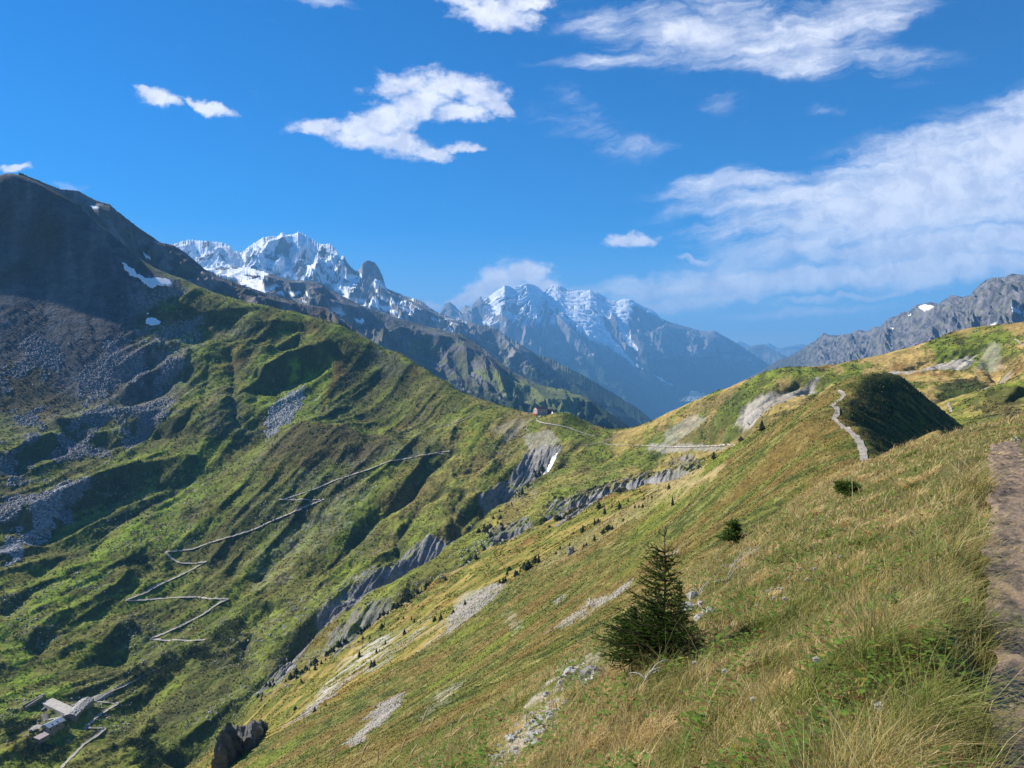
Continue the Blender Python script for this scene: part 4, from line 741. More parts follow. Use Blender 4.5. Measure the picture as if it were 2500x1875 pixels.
# ------------------------------------------------------------------ snow that has stayed
def patch(pts, name, label, rmin=0, lift=0.6, wm=3, wl=12, group=None, mat=M_snow):
    P = line_pts(list(pts) + [pts[0]], rmin, 6)
    if len(P) < 3: print('lost patch', pts[0]); return
    sl, m = poly_inside(P, wm, wl); k, i = np.nonzero(m[:-1, :-1] & m[1:, :-1] & m[:-1, 1:] & m[1:, 1:])
    if len(k) == 0: print('empty patch', pts[0]); return
    h, w = m.shape; d = soft(m, 6); V = np.stack([X_[sl], Y_[sl], Z_[sl] + lift * (0.3 + d)], -1).reshape(-1, 3)
    Fq = np.stack([k * w + i, k * w + i + 1, (k + 1) * w + i + 1, (k + 1) * w + i], -1); used = np.unique(Fq); mp = np.full(h * w, -1); mp[used] = np.arange(len(used))
    c = V[used].mean(0); o = mesh_obj(name, V[used] - c, mp[Fq], mat); o.location = c; return tag(o, label, 'snow patch', group)
def snow(pts, name, label, rmin, lift, group=None):
    Q = densify(list(pts) + [pts[0]], 5); hs = [(x, y, hit(x, y, rmin)) for x, y in Q]; hs = [(x, y, float(np.interp(h[0], np.arange(NR), LR))) for x, y, h in hs if h is not None]
    A = np.array(hs); M = np.stack([np.ones(len(A)), A[:, 0], A[:, 1]], -1); w = np.ones(len(A))
    for _ in range(8): cf = np.linalg.lstsq(M * w[:, None], A[:, 2] * w, rcond=None)[0]; w = 1 / (0.01 + np.abs(M @ cf - A[:, 2])) ** 0.5
    P = np.array([(float(pix_dir(x, y)[0]), cf[0] + cf[1] * x + cf[2] * y) for x, y in Q]); n = 170
    t, l = np.meshgrid(np.linspace(P[:, 0].min(), P[:, 0].max(), n), np.linspace(P[:, 1].min(), P[:, 1].max(), n)); R = np.exp(l); X, Y = R * np.sin(t), R * np.cos(t)
    m = inpoly0(t + 1.5 * fbm(X / 9, Y / 9, 3, 83, .6) / R, l + 3 * fbm(X / 9, Y / 9, 3, 84, .6) / R, P); d = soft(m, 5); Z = ground(X.ravel(), Y.ravel()).reshape(X.shape) + lift * (0.15 + d)
    k, i = np.nonzero(m[:-1, :-1] & m[1:, 1:]); Fq = np.stack([k * n + i, k * n + i + 1, (k + 1) * n + i + 1, (k + 1) * n + i], -1); used = np.unique(Fq); mp = np.full(n * n, -1); mp[used] = np.arange(len(used)); V = np.stack([X, Y, Z], -1).reshape(-1, 3)[used]; c = V.mean(0)
    o = mesh_obj(name, V - c, mp[Fq], M_snow); o.location = c; print('snow', pts[0], len(used), np.exp(P[:, 1].min()), np.exp(P[:, 1].max())); return tag(o, label, 'snow patch', group)
SG = 'old snow patches on the mountain'
snow([(261,571),(275,577),(290,587),(297,597),(318,606),(330,605),(348,604),(358,606),(371,613),(370,622),(352,624),(340,622),(326,628),(316,621),(302,608),(282,598),(268,585)], 'snow_patch', 'large curved snowfield under the dark crest of the mountain', 1300, 5.0, SG)
patch([(313,675),(322,674),(325,679),(316,682)], 'snow_patch', 'tiny snow patch just above the round snow patch in the boulders', 1200, 0.8, 1, 6, group=SG)
snow([(317,688),(328,687),(340,692),(347,698),(343,704),(330,705),(315,700)], 'snow_patch', 'round snow patch in the boulders below the large curved snowfield', 1200, 2.0, SG)
patch([(1209,962),(1195,967),(1185,974),(1172,984),(1158,996),(1146,1010),(1143,1017),(1152,1014),(1165,1005),(1178,996),(1190,984),(1200,974)], 'snow_patch', 'narrow snow tongue lying in the ravine below the hut', 500, 1.2, 1.0, 6)
# ------------------------------------------------------------------ mesh helpers for built things
class MB:
    def __init__(s): s.v = []; s.f = []; s.n = 0
    def add(s, v, f): s.v.append(np.asarray(v, float).reshape(-1, 3)); s.f += [tuple(i + s.n for i in q) for q in f]; s.n += len(s.v[-1]); return s
    def box(s, x0, x1, y0, y1, z0, z1):
        return s.add([(x, y, z) for x in (x0, x1) for y in (y0, y1) for z in (z0, z1)], [(0,1,3,2),(4,6,7,5),(0,4,5,1),(2,3,7,6),(0,2,6,4),(1,5,7,3)])
    def tube(s, pts, r, k=6):
        pts = np.asarray(pts, float); r = np.ones(len(pts)) * r; T = np.gradient(pts, axis=0); V = []
        for p, t, q in zip(pts, T, r):
            t = t / (np.linalg.norm(t) + 1e-9); a = np.cross(t, (0, 0, 1) if abs(t[2]) < 0.9 else (1, 0, 0)); a /= np.linalg.norm(a); b = np.cross(t, a)
            V += [p + q * (math.cos(w) * a + math.sin(w) * b) for w in np.linspace(0, 2 * math.pi, k, endpoint=False)]
        F_ = [(i * k + j, i * k + (j + 1) % k, (i + 1) * k + (j + 1) % k, (i + 1) * k + j) for i in range(len(pts) - 1) for j in range(k)]
        return s.add(V, F_ + [tuple(range(k))[::-1], tuple(range((len(pts) - 1) * k, len(pts) * k))])
    def build(s, name, mat, parent=None, smooth=False):
        me = bpy.data.meshes.new(name); me.from_pydata(np.concatenate(s.v).tolist(), [], s.f); me.materials.append(mat)
        if smooth: me.polygons.foreach_set('use_smooth', np.ones(len(me.polygons), bool))
        o = bpy.data.objects.new(name, me); col.objects.link(o); o.parent = parent; return o
def gable_roof(mb, L, W, z0, rise, over=0.5, th=0.25):      # ridge along x
    for s_ in (-1, 1):
        y0 = s_ * (W / 2 + over); k = rise / (W / 2); ze = z0 - over * k
        P = [(-L / 2 - over, y0, ze), (L / 2 + over, y0, ze), (L / 2 + over, 0.0, z0 + rise), (-L / 2 - over, 0.0, z0 + rise)]
        mb.add([(a, b, c) for a, b, c in P] + [(a, b, c + th) for a, b, c in P], [(0,1,2,3),(7,6,5,4),(0,4,5,1),(1,5,6,2),(2,6,7,3),(3,7,4,0)])
def gable_walls(mb, L, W, h, rise):
    mb.add([(-L/2,-W/2,-4),(L/2,-W/2,-4),(L/2,W/2,-4),(-L/2,W/2,-4),(-L/2,-W/2,h),(L/2,-W/2,h),(L/2,W/2,h),(-L/2,W/2,h),(-L/2,0,h+rise),(L/2,0,h+rise)], [(0,1,5,4),(2,3,7,6),(1,2,6,9,5),(3,0,4,8,7),(4,5,9,8),(6,7,8,9)])
def seat(p, dx=0, dy=0): return np.array([p[0] + dx, p[1] + dy, float(ground(p[0] + dx, p[1] + dy)[0])])
M_pink = plain_mat('pink_render', (0.56, 0.43, 0.41), 0.9, 0.12, 0.8); M_slateroof = plain_mat('dark_roof', (0.07, 0.06, 0.065), 0.8, 0.2, 0.8); M_glass = plain_mat('window_glass', (0.02, 0.025, 0.03), 0.2, spec=0.6)
M_red = plain_mat('red_paint', (0.45, 0.05, 0.04), 0.6); M_stone = plain_mat('stone_wall', (0.26, 0.24, 0.22), 0.95, 0.35, 1.2, bump=0.1); M_metal = plain_mat('blue_metal_roof', (0.30, 0.36, 0.44), 0.45, 0.15, 0.5, spec=0.5); M_timber = plain_mat('timber', (0.16, 0.10, 0.07), 0.85, 0.25, 2.0)
M_white = plain_mat('white_paint', (0.8, 0.8, 0.78), 0.7); M_rubble = plain_mat('fallen_stone_roof', (0.36, 0.34, 0.31), 0.95, 0.5, 0.7, bump=0.25); M_concrete = plain_mat('concrete_slab', (0.42, 0.38, 0.33), 0.9, 0.2, 0.35)
# the hut on the pass
hp = hit_xyz(1166, 896, 850); hp = seat(hp)
hut = tag(empty('mountain_hut', hp + np.array([1, 3, 0.4]), R_(28)), 'pink gabled mountain hut with a dark roof standing on the grassy pass', 'hut'); hut.scale = (1.15, 1.15, 1.15)
mb = MB(); gable_walls(mb, 14, 9, 6.6, 2.6); wall = mb.build('wall', M_pink, hut); mb = MB(); gable_roof(mb, 14, 9, 6.6, 2.6, 0.6); roof = mb.build('roof', M_slateroof, hut)
MB().box(1.5, 2.4, 0.6, 1.5, 7.8, 10.4).build('chimney', M_stone, roof)
def win(mat_parent, x0, x1, y0, y1, z0, z1, nm='window'):
    return MB().box(x0, x1, y0, y1, z0, z1).build(nm, M_glass, mat_parent)
for zz in (1.2, 4.0):
    for yy in (-2.8, 0.0, 2.8):
        if zz < 2 and yy == 0: continue
        w_ = win(hut, -7.06, -6.9, yy - 0.5, yy + 0.5, zz, zz + 1.4); MB().box(-7.10, -7.04, yy - 0.62, yy + 0.62, zz - 0.16, zz - 0.02).build('sill', M_white, w_)
    for xx in (-5, -2, 1, 4): win(hut, xx - 0.5, xx + 0.5, -4.56, -4.4, zz, zz + 1.3)
MB().box(-7.08, -6.9, -0.6, 0.6, 0, 2.2).build('door', M_red, hut)
MB().box(-8.6, -7.15, -4.5, 4.5, -0.4, 0.9).build('red_terrace_screen', M_red, hut)
mb = MB(); gable_walls(mb, 9, 6, 4.2, 1.6); ann = mb.build('annex', M_timber, hut); ann.location = (11.6, -0.6, 0); mb = MB(); gable_roof(mb, 9, 6, 4.2, 1.6, 0.5); mb.build('roof', M_slateroof, ann); MB().box(-2, -1, -3.06, -2.9, 1, 2.2).build('window', M_glass, ann)
sp_ = seat(hit_xyz(1190, 893, 850)); shed = tag(empty('shed', sp_ + np.array([5, 8, 0.3]), R_(20)), 'small dark shed behind the right end of the pink mountain hut', 'shed')
mb = MB(); gable_walls(mb, 6, 4, 2.4, 1.5); mb.build('wall', M_white, shed); mb = MB(); gable_roof(mb, 6, 4, 2.4, 1.5, 0.4); mb.build('roof', M_slateroof, shed)
for px_, lb in ((1140, 'stone boulder on the grass at the far left of the mountain hut'), (1153, 'stone boulder on the grass right beside the mountain hut terrace')):
    q = hit_xyz(px_, 893, 850); 
    if q is not None:
        th = np.linspace(0, 2 * np.pi, 8, endpoint=False); V = [(2.2 * math.cos(a) * k * (1 + .2 * math.sin(3 * a)), 1.5 * math.sin(a) * k, z) for z, k in ((-0.6, 1), (0.7, 0.95), (1.3, 0.5)) for a in th]
        o = MB().add(V, [(i * 8 + j, i * 8 + (j + 1) % 8, (i + 1) * 8 + (j + 1) % 8, (i + 1) * 8 + j) for i in range(2) for j in range(8)] + [tuple(range(16, 24))]).build('boulder', M_rock); o.location = seat(q); tag(o, lb, 'boulder', None)
# the alp at the bottom left
def at(x, y, rmin=300): return seat(hit_xyz(x, y, rmin))
def yaw(a, b): d = b - a; return math.atan2(d[1], d[0])
a, b = at(94, 1583), at(135, 1560); Lh = max(12, np.hypot(*(b - a)[:2]) * 0.8); c = (a + b) / 2
fh = tag(empty('farmhouse', seat(c) + np.array([0, 0, 0.2]), yaw(a, b)), 'low stone farmhouse with a long blue grey metal roof at the bottom of the valley', 'farmhouse')
mb = MB(); gable_walls(mb, Lh, 7.5, 3.0, 1.6); mb.build('wall', M_stone, fh); mb = MB(); gable_roof(mb, Lh, 7.5, 3.0, 1.6, 0.5, 0.2); rf = mb.build('roof', M_metal, fh); MB().box(1, 1.8, -2.6, -1.8, 3.0, 4.6).build('chimney', M_stone, rf); MB().box(-3, -2.2, -2.9, -2.1, 2.9, 4.1).build('skylight', M_glass, rf)
for xx in (-5, 0, 5): win(fh, xx - 0.5, xx + 0.5, -3.82, -3.7, 1.0, 2.0)
win(fh, -Lh / 2 - 0.06, -Lh / 2 + 0.1, -0.5, 0.5, 1.0, 2.2)
a2, b2 = at(82, 1603), at(100, 1592); sh = tag(empty('shed', seat((a2 + b2) / 2), yaw(a2, b2)), 'small shed with a flat pinkish roof below the blue roofed farmhouse', 'shed')
MB().box(-4.2, 4.2, -2.2, 2.2, -2, 2.2).build('wall', M_stone, sh); MB().add([(-4.6,-2.7,2.1),(4.6,-2.7,2.1),(4.6,2.7,3.0),(-4.6,2.7,3.0),(-4.6,-2.7,2.3),(4.6,-2.7,2.3),(4.6,2.7,3.2),(-4.6,2.7,3.2)], [(0,3,2,1),(4,5,6,7),(0,1,5,4),(1,2,6,5),(2,3,7,6),(3,0,4,7)]).build('roof', plain_mat('pinkish_sheet', (0.45, 0.36, 0.33), 0.8, 0.15, 0.6), sh)
a, b = at(150, 1552), at(190, 1526); Lr = np.hypot(*(b - a)[:2]); br = tag(empty('ruined_barn', seat((a + b) / 2) + np.array([0, 0, 0.2]), yaw(a, b)), 'long ruined stone barn with a sagging broken grey roof above the farmhouse', 'barn')
mb = MB(); gable_walls(mb, Lr, 9, 3.0, 1.4); mb.build('wall', M_stone, br); rg = np.linspace(0, 1, 40)
xx, yy = np.meshgrid(np.linspace(-Lr / 2 - .3, Lr / 2 - 3, 50), np.linspace(-4.9, 4.9, 26)); zz = 3.1 + 1.55 * (1 - abs(yy) / 4.9) + 0.45 * fbm(xx / 2.3, yy / 1.5, 3, 301) - 0.5 * np.exp(-((xx - 3) / 4) ** 2)
mesh_obj('roof', np.stack([xx, yy, zz], -1).reshape(-1, 3), grid_faces(26, 50), M_rubble, br, smooth=False)
a, b = at(98, 1508), at(160, 1540); Ls = np.hypot(*(b - a)[:2]); sb = tag(empty('barn_foundation', seat((a + b) / 2) + np.array([0, 0, 0.5]), yaw(a, b)), 'long bare concrete slab of a vanished barn edged by low walls above the ruined barn', 'foundation')
MB().box(-Ls / 2, Ls / 2, -4.5, 4.5, -5, 0.6).build('slab', M_concrete, sb)
for p0, p1 in (((50,1527),(96,1503)),((90,1538),(112,1521)),((54,1532),(92,1508))):
    u0, u1 = at(*p0), at(*p1); d = u1 - u0; n_ = np.array([-d[1], d[0], 0]) / np.hypot(d[0], d[1]) * 0.5; V = []
    for P in (u0, u1): V += [P - n_ + (0, 0, -1.5), P + n_ + (0, 0, -1.5), P + n_ + (0, 0, 1.6), P - n_ + (0, 0, 1.6)]
    o = MB().add(np.array(V) - u0, [(0,1,2,3),(7,6,5,4),(0,4,5,1),(1,5,6,2),(2,6,7,3),(3,7,4,0)]).build('stone_wall', M_stone); o.location = u0
    tag(o, {50: 'longest low stone wall on the uphill side of the bare barn slab', 90: 'short stone wall jutting downhill from the bare barn slab', 54: 'thin second stone wall just below the longest low wall by the barn slab'}[p0[0]], 'wall')
def yard(pts, nm, m): 
    o = patch(pts, nm, None, 300, 0.45, 0.8, 5, mat=m)
    if o is not None:
        for k_ in ('category',): 
            if k_ in o: del o[k_]
        o['kind'] = 'structure'
yard([(176,1520),(200,1502),(225,1500),(250,1486),(256,1490),(232,1508),(205,1516),(178,1530),(150,1548),(120,1560),(96,1555),(110,1550),(140,1545)], 'dirt_yard', M_track); yard([(66,1568),(92,1570),(86,1588),(60,1590)], 'dirt_yard', M_track); yard([(84,1547),(104,1545),(112,1554),(92,1562)], 'dirt_yard', M_dirt)
q = at(72, 1580); o = MB().box(-3, 3, -1.2, 1.2, 0, 1.3).box(-2.8, -1.2, -1.1, 1.1, 1.3, 2.2).box(0.2, 2.6, -1.3, 1.3, 1.3, 1.6).build('farm_trailer', M_stone); o.location = q; o.rotation_euler = (0, 0, 0.8); tag(o, 'small grey farm trailer parked on the dirt yard left of the farmhouse', 'trailer')
# dark rock fin at the bottom, and pale rocks
def crag(name, pts, z_hi, label, cat, mat, seed, thick):
    base = np.array([at(*p, rmin=100) for p in pts]); n_u, n_v = 70, 48
    u = np.linspace(0, len(pts) - 1, n_u); Bx = np.stack([np.interp(u, range(len(pts)), base[:, k]) for k in range(3)], -1); d = np.gradient(Bx, axis=0); nn = np.stack([d[:, 1], -d[:, 0], 0 * u], -1); nn /= np.linalg.norm(nn, axis=1, keepdims=True)
    uu, aa = np.meshgrid(u, np.linspace(0, 2 * np.pi, n_v, endpoint=False), indexing='ij'); env = np.sin(np.pi * np.clip((uu + 0.25) / (len(pts) - 0.5), 0, 1)) ** 0.35
    up = 0.5 + 0.5 * np.sin(aa); h = z_hi * up ** 0.8 * env * (0.8 + 0.5 * ridged(uu * 1.9 + seed, uu * 0 + 1.1, 3, seed)); lat = thick * np.cos(aa) * env * (1 - 0.55 * up) * (1 + 0.5 * fbm(uu * 2.5, aa * 0.8, 3, seed + 4)) 
    lat = lat + 0.28 * thick * ridged(uu * 7.5 + seed + up * 0.8, up * 1.5, 3, seed + 9) * np.sign(np.cos(aa)) * env - 2.0 * (np.sin(aa) < -0.6) * 0
    P = Bx[:, None] + nn[:, None] * lat[..., None]; P[..., 2] += h - 0.3 * z_hi * (np.sin(aa) < -0.3) + 0.05 * z_hi * fbm(uu * 6, aa * 3, 2, seed + 2)
    V = P.reshape(-1, 3); c = V.mean(0); F_ = [(i * n_v + j, i * n_v + (j + 1) % n_v, (i + 1) * n_v + (j + 1) % n_v, (i + 1) * n_v + j) for i in range(n_u - 1) for j in range(n_v)] + [tuple(range(n_v)), tuple(range((n_u - 1) * n_v, n_u * n_v))[::-1]]
    o = MB().add(V - c, F_).build(name, mat); o.location = c; return tag(o, label, cat)
# ------------------------------------------------------------------ grass: every blade a bent strip rooted in the ground
def nearest_col(X, Y):
    i = np.clip(np.round(np.interp(np.arctan2(X, Y), TH, np.arange(NT))).astype(int), 0, NT - 1); k = np.clip(np.round(np.interp(np.log(np.hypot(X, Y)), LR, np.arange(NR))).astype(int), 0, NR - 1); return COL[k, i], GRAVEL[k, i], NZ[k, i], (k, i)
def blades(X, Y, Z, L, w, lean_dir, lean, colr, tipc, seed=0):
    n = len(X); r = np.random.default_rng(seed); t = np.array([0, 0.35, 0.7, 1.0]); wd = lean_dir + math.pi / 2 + r.normal(0, 0.9, n)
    ux, uy = np.cos(lean_dir), np.sin(lean_dir); vx, vy = np.cos(wd), np.sin(wd); V = np.zeros((n, 7, 3), np.float32); Cc = np.zeros((n, 7, 3), np.float32)
    for j, q in enumerate(t):
        h = L * (q - 0.32 * lean * q ** 2.2); d = L * lean * q ** 2; cx, cy, cz = X + ux * d, Y + uy * d, Z + h; ww = w * (1 - q) ** 0.55 * 0.5
        cq = colr * (1 - q ** 1.5)[..., None] + tipc * (q ** 1.5)[..., None] if np.ndim(q) else colr * (1 - q ** 1.5) + tipc * q ** 1.5
        if j < 3:
            V[:, 2 * j] = np.stack([cx - vx * ww, cy - vy * ww, cz], -1); V[:, 2 * j + 1] = np.stack([cx + vx * ww, cy + vy * ww, cz], -1); Cc[:, 2 * j] = cq; Cc[:, 2 * j + 1] = cq
        else: V[:, 6] = np.stack([cx, cy, cz], -1); Cc[:, 6] = cq
    b = (np.arange(n) * 7)[:, None]; tri = np.array([[0,1,3],[0,3,2],[2,3,5],[2,5,4],[4,5,6]]); Fc = (b[:, None] + tri[None]).reshape(-1, 3)
    return V.reshape(-1, 3), Fc, Cc.reshape(-1, 3)
def fg_points(n, seed, r0=2.0, r1=44, th0=-30, th1=39, smax=11.0):
    r = np.random.default_rng(seed); th = r.uniform(R_(th0), R_(th1), n); lr = r.uniform(math.log(r0), math.log(r1), n); X = np.exp(lr) * np.sin(th); Y = np.exp(lr) * np.cos(th); s, t = st(X, Y)
    wv = 0.10 * perlin(t / 0.5, t * 0, 5); bd = -0.35 * np.clip(t - 17, 0, 20) ** 2; ok = (s < smax) & (s > -9) & ~((t < 21.5) & (s < -0.01 - 0.006 * t + bd + wv) & (s > -0.92 + bd + wv)); X, Y = X[ok], Y[ok]; _, g, _, _ = nearest_col(X, Y)
    ok2 = r.random(len(X)) > g * 0.8 * (0.4 + 0.6 * (fbm(X / 0.5, Y / 0.5, 2, 291) > -0.1)); return X[ok2], Y[ok2], s[ok][ok2], t[ok][ok2]
STRAW, STRAW2, GRN, GRN2, RED = np.array([0.64, 0.42, 0.13]), np.array([0.82, 0.66, 0.34]), np.array([0.23, 0.29, 0.035]), np.array([0.075, 0.13, 0.02]), np.array([0.22, 0.09, 0.04])
def grass_layer(name, n, seed, Lr, wk, dry_bias, lean0, r0=2.0, mask=None):
    X, Y, s, t = fg_points(n, seed, r0); r = np.random.default_rng(seed + 1)
    if mask is not None: k = mask(X, Y, s, t, r); X, Y, s, t = X[k], Y[k], s[k], t[k]
    m = len(X); R = np.hypot(X, Y); z = ground(X, Y); tus = fbm(X / 0.42, Y / 0.42, 2, 210); big = fbm(X / 2.2, Y / 2.2, 2, 215); pat = fbm(X / 0.9, Y / 0.9, 2, 217)
    L = r.uniform(*Lr, m) * (1 + 0.95 * tus + 0.45 * big); L = np.clip(L, 0.03, 0.8); w = np.clip(np.maximum(0.0036, R * 0.00066) * wk * r.uniform(0.7, 1.3, m), 0.002, 0.05)
    dir_ = r.uniform(0, 2 * np.pi, m); pref = math.atan2(-0.62, 0.5) + 1.1 * fbm(X / 1.1, Y / 1.1, 2, 220); kx = np.cos(dir_) + np.cos(pref) * 0.55; ky = np.sin(dir_) + np.sin(pref) * 0.55; dd = np.arctan2(ky, kx)
    lean = np.clip(r.normal(lean0, 0.25, m) + 0.2 * tus, 0.05, 1.2)
    dryf = sstep(-0.2, 0.25, dry_bias + 0.75 * pat + 0.75 * big + r.normal(0, 0.25, m) + 0.35 * sstep(10, 24, R) + 0.15 * r.normal(0, 1, m) + 0.12 * (s > 4) - 0.12 * sstep(3, 1, s) * sstep(12, 6, R) - 0.12); c = GRN2 + (GRN - GRN2) * r.random(m)[:, None]; c2 = STRAW * 0.75 + (STRAW2 - STRAW * 0.75) * r.random(m)[:, None] ** 1.6
    cb = c + (c2 - c) * dryf[:, None]; rd = (r.random(m) < 0.045 + 0.05 * (big > 0.2)); cb[rd] = RED * r.uniform(0.6, 1.4, rd.sum())[:, None]; tip = cb + (c2 - cb) * 0.45
    V, Fc, Cc = blades(X, Y, z - 0.01, L, w, dd, lean, cb * np.array([0.8, 0.85, 0.9]), tip, seed + 2)
    return tag(mesh_obj(name, V, Fc, M_grass, cols=Cc), kind='stuff')
grass_layer('grass', 210000, 400, (0.04, 0.11), 1.7, 0.02, 0.45)
grass_layer('tall_grass', 80000, 410, (0.10, 0.21), 1.3, 0.10, 0.8)
grass_layer('dry_grass', 24000, 420, (0.22, 0.42), 0.85, 0.55, 0.55, 2.4, lambda X, Y, s, t, r: r.random(len(X)) < sstep(-0.1, 0.4, fbm(X / 0.8, Y / 0.8, 2, 231) + 0.25 * (s > 2.5)))
# tussocks overhanging the trail
# tussocks: bunches of long blades leaning outwards
X, Y, s, t = fg_points(700, 470, 2.3, 30); r = np.random.default_rng(471); nbl = 150; m = len(X); Rt_ = np.hypot(X, Y); ctr = r.normal(0, 1, (m, nbl, 2)); rad_ = r.uniform(0.05, 0.13, m)[:, None]; bx = (X[:, None] + ctr[..., 0] * rad_).ravel(); by = (Y[:, None] + ctr[..., 1] * rad_).ravel(); dr = np.arctan2(ctr[..., 1] - 0.5, ctr[..., 0] + 0.45).ravel() + r.normal(0, 0.35, m * nbl)
kind_ = np.repeat(r.random(m) + 0.25 * fbm(X / 2.2, Y / 2.2, 2, 215) + 0.12, nbl) > 0.36; Lt = (np.repeat(r.uniform(0.09, 0.25, m), nbl)) * r.uniform(0.5, 1.1, m * nbl); g_ = np.array([0.12, 0.19, 0.025]) + np.array([0.14, 0.13, 0.02]) * r.random((m * nbl, 1)); y_ = np.array([0.62, 0.43, 0.15]) + np.array([0.22, 0.22, 0.20]) * r.random((m * nbl, 1)); cb_ = np.where(kind_[:, None], y_, g_)
V, Fc, Cc = blades(bx, by, ground(bx, by) - 0.01, Lt, np.maximum(0.0055, np.hypot(bx, by) * 0.0008) * r.uniform(0.7, 1.2, m * nbl), dr, np.clip(r.normal(0.85, 0.25, m * nbl), 0.2, 1.3), cb_ * 0.8, cb_ * 0.75 + 0.25 * y_, 472)
tag(mesh_obj('grass_tussocks', V, Fc, M_grass, cols=Cc), kind='stuff')
# white seed puffs and dry flower heads
r = np.random.default_rng(461); M_puff = plain_mat('seed_fluff', (0.75, 0.70, 0.60), 0.9, transl=0.3); M_dryhead = plain_mat('dry_flower', (0.13, 0.07, 0.04), 0.9)
hd = bpy.data.meshes.new('seed_head'); bmv = []; 
for k in range(160): d_ = r.normal(0, 1, 3); d_ /= np.linalg.norm(d_); w_ = np.cross(d_, r.normal(0, 1, 3)) * 0.10; bmv += [d_ * 0.2 - w_, d_ * 0.2 + w_, d_ * r.uniform(0.8, 1.1)]
PUFF = np.array(bmv) * 0.022
for i, (x, y) in enumerate(((1690,1315),(1686,1295),(1680,1278),(1700,1262),(1725,1250),(1664,1290),(1655,1300),(1740,1262),(1756,1252),(1668,1322),(1755,1495),(1495,1470),(1630,1325),(1812,1215),(1560,1480),(1890,1590),(1620,1560))):
    b_ = hit_xyz(x, y + 16, 2); b_ = seat(b_); o = tag(empty('seed_puff', b_), 'fluffy whitish seed head on a thin stem standing in the grass of the near slope', 'flower', 'whitish seed heads in the near grass'); h_ = float(r.uniform(0.12, 0.22))
    MB().tube([(0,0,0),(0.01,0,h_*.5),(0.02,0.01,h_)], 0.0022, 4).build('stem', M_dryhead, o); mesh_obj('seed_head', PUFF * r.uniform(0.8, 1.2) + np.array([0.02, 0.01, h_]), np.arange(480).reshape(-1, 3), M_puff, o, smooth=False)
def lip(X, Y, s, t, r): return (s > -0.03) & (s < 0.55) & (t < 12) & (fbm(X / 0.45, Y / 0.45, 2, 241) > -0.15)
grass_layer('grass', 260000, 430, (0.22, 0.42), 0.9, 0.0, 0.95, 1.8, lip)
# broad leaved herbs
X, Y, s, t = fg_points(110000, 440, 2.4, 26); k = (fbm(X / 0.55, Y / 0.55, 2, 251) > 0.22); X, Y = X[k], Y[k]; n = len(X); r = np.random.default_rng(441); R = np.hypot(X, Y); Z0 = ground(X, Y) + r.uniform(0.02, 0.16, n)
a = r.uniform(0, 2 * np.pi, n); Ll = r.uniform(0.014, 0.040, n) * (1 + R * 0.09); Wl = Ll * 0.36; up = r.uniform(-0.1, 0.7, n); dx, dy = np.cos(a), np.sin(a); px_, py_ = -dy, dx
Vv = np.stack([np.stack([X, Y, Z0], -1), np.stack([X + dx * Ll * .45 + px_ * Wl, Y + dy * Ll * .45 + py_ * Wl, Z0 + up * Ll * .5], -1), np.stack([X + dx * Ll, Y + dy * Ll, Z0 + up * Ll * .6], -1), np.stack([X + dx * Ll * .45 - px_ * Wl, Y + dy * Ll * .45 - py_ * Wl, Z0 + up * Ll * .5], -1)], 1)
cl = np.array([0.12, 0.21, 0.028]) * r.uniform(0.5, 1.5, n)[:, None]; cl[r.random(n) < 0.12] = [0.30, 0.26, 0.05]; cl[r.random(n) < 0.07] = [0.18, 0.06, 0.03]
tag(mesh_obj('herbs', Vv.reshape(-1, 3), np.arange(n * 4).reshape(n, 4), M_leaf, cols=np.repeat(cl, 4, 0)), kind='stuff')
# low cover farther out: leaf-sized and bush-sized facets standing on the slope
def cover(name, n, r0, r1, th0, th1, size, seed, tall=1.0, cond=None, cmul=1.0):
    r = np.random.default_rng(seed); th = r.uniform(R_(th0), R_(th1), n); lr = r.uniform(math.log(r0), math.log(r1), n); X = np.exp(lr) * np.sin(th); Y = np.exp(lr) * np.cos(th); c, g, nz, ki = nearest_col(X, Y)
    k = (c[:, 0] < 0.24) & (nz > 0.6) & (c[:, 2] < 0.09)
    if cond is not None: k &= cond(X, Y, r)
    X, Y, c = X[k], Y[k], c[k]; m = len(X); R = np.hypot(X, Y); Z0 = ground(X, Y); S = R * size * r.uniform(0.5, 1.5, m) ; a = r.uniform(0, 2 * np.pi, m); b = a + r.uniform(1.2, 2.4, m); H_ = S * r.uniform(0.5, 1.6, m) * tall
    V = np.stack([np.stack([X + np.cos(a) * S, Y + np.sin(a) * S, Z0 - 0.1 * S], -1), np.stack([X - np.cos(a) * S, Y - np.sin(a) * S, Z0 - 0.1 * S], -1), np.stack([X + np.cos(b) * S * 0.6, Y + np.sin(b) * S * 0.6, Z0 + H_], -1)], 1)
    cc = c * r.uniform(0.55, 1.5, m)[:, None] * cmul; cc = cc + (np.array([0.30, 0.24, 0.09]) - cc) * ((r.random(m) < 0.16)[:, None] * 0.5); cc[r.random(m) < 0.14] *= 0.5
    return tag(mesh_obj(name, V.reshape(-1, 3), np.arange(m * 3).reshape(m, 3), M_leaf_far, cols=np.repeat(cc, 3, 0), smooth=False), kind='stuff')
M_leaf_far = plain_mat('low_shrubs', (0.08, 0.1, 0.02), 0.9, attr=True, transl=0.3)
cover('heath_cover', 330000, 14, 330, -32, 33, 0.00085, 500, 1.0, lambda X, Y, r: ~((np.hypot(X, Y) < 42) & (st(X, Y)[0] < 7)))
cover('shrub_cover', 260000, 330, 1500, -37, 37, 0.00115, 510, 0.8, lambda X, Y, r: fbm(X / 14, Y / 14, 2, 261) > -0.1)
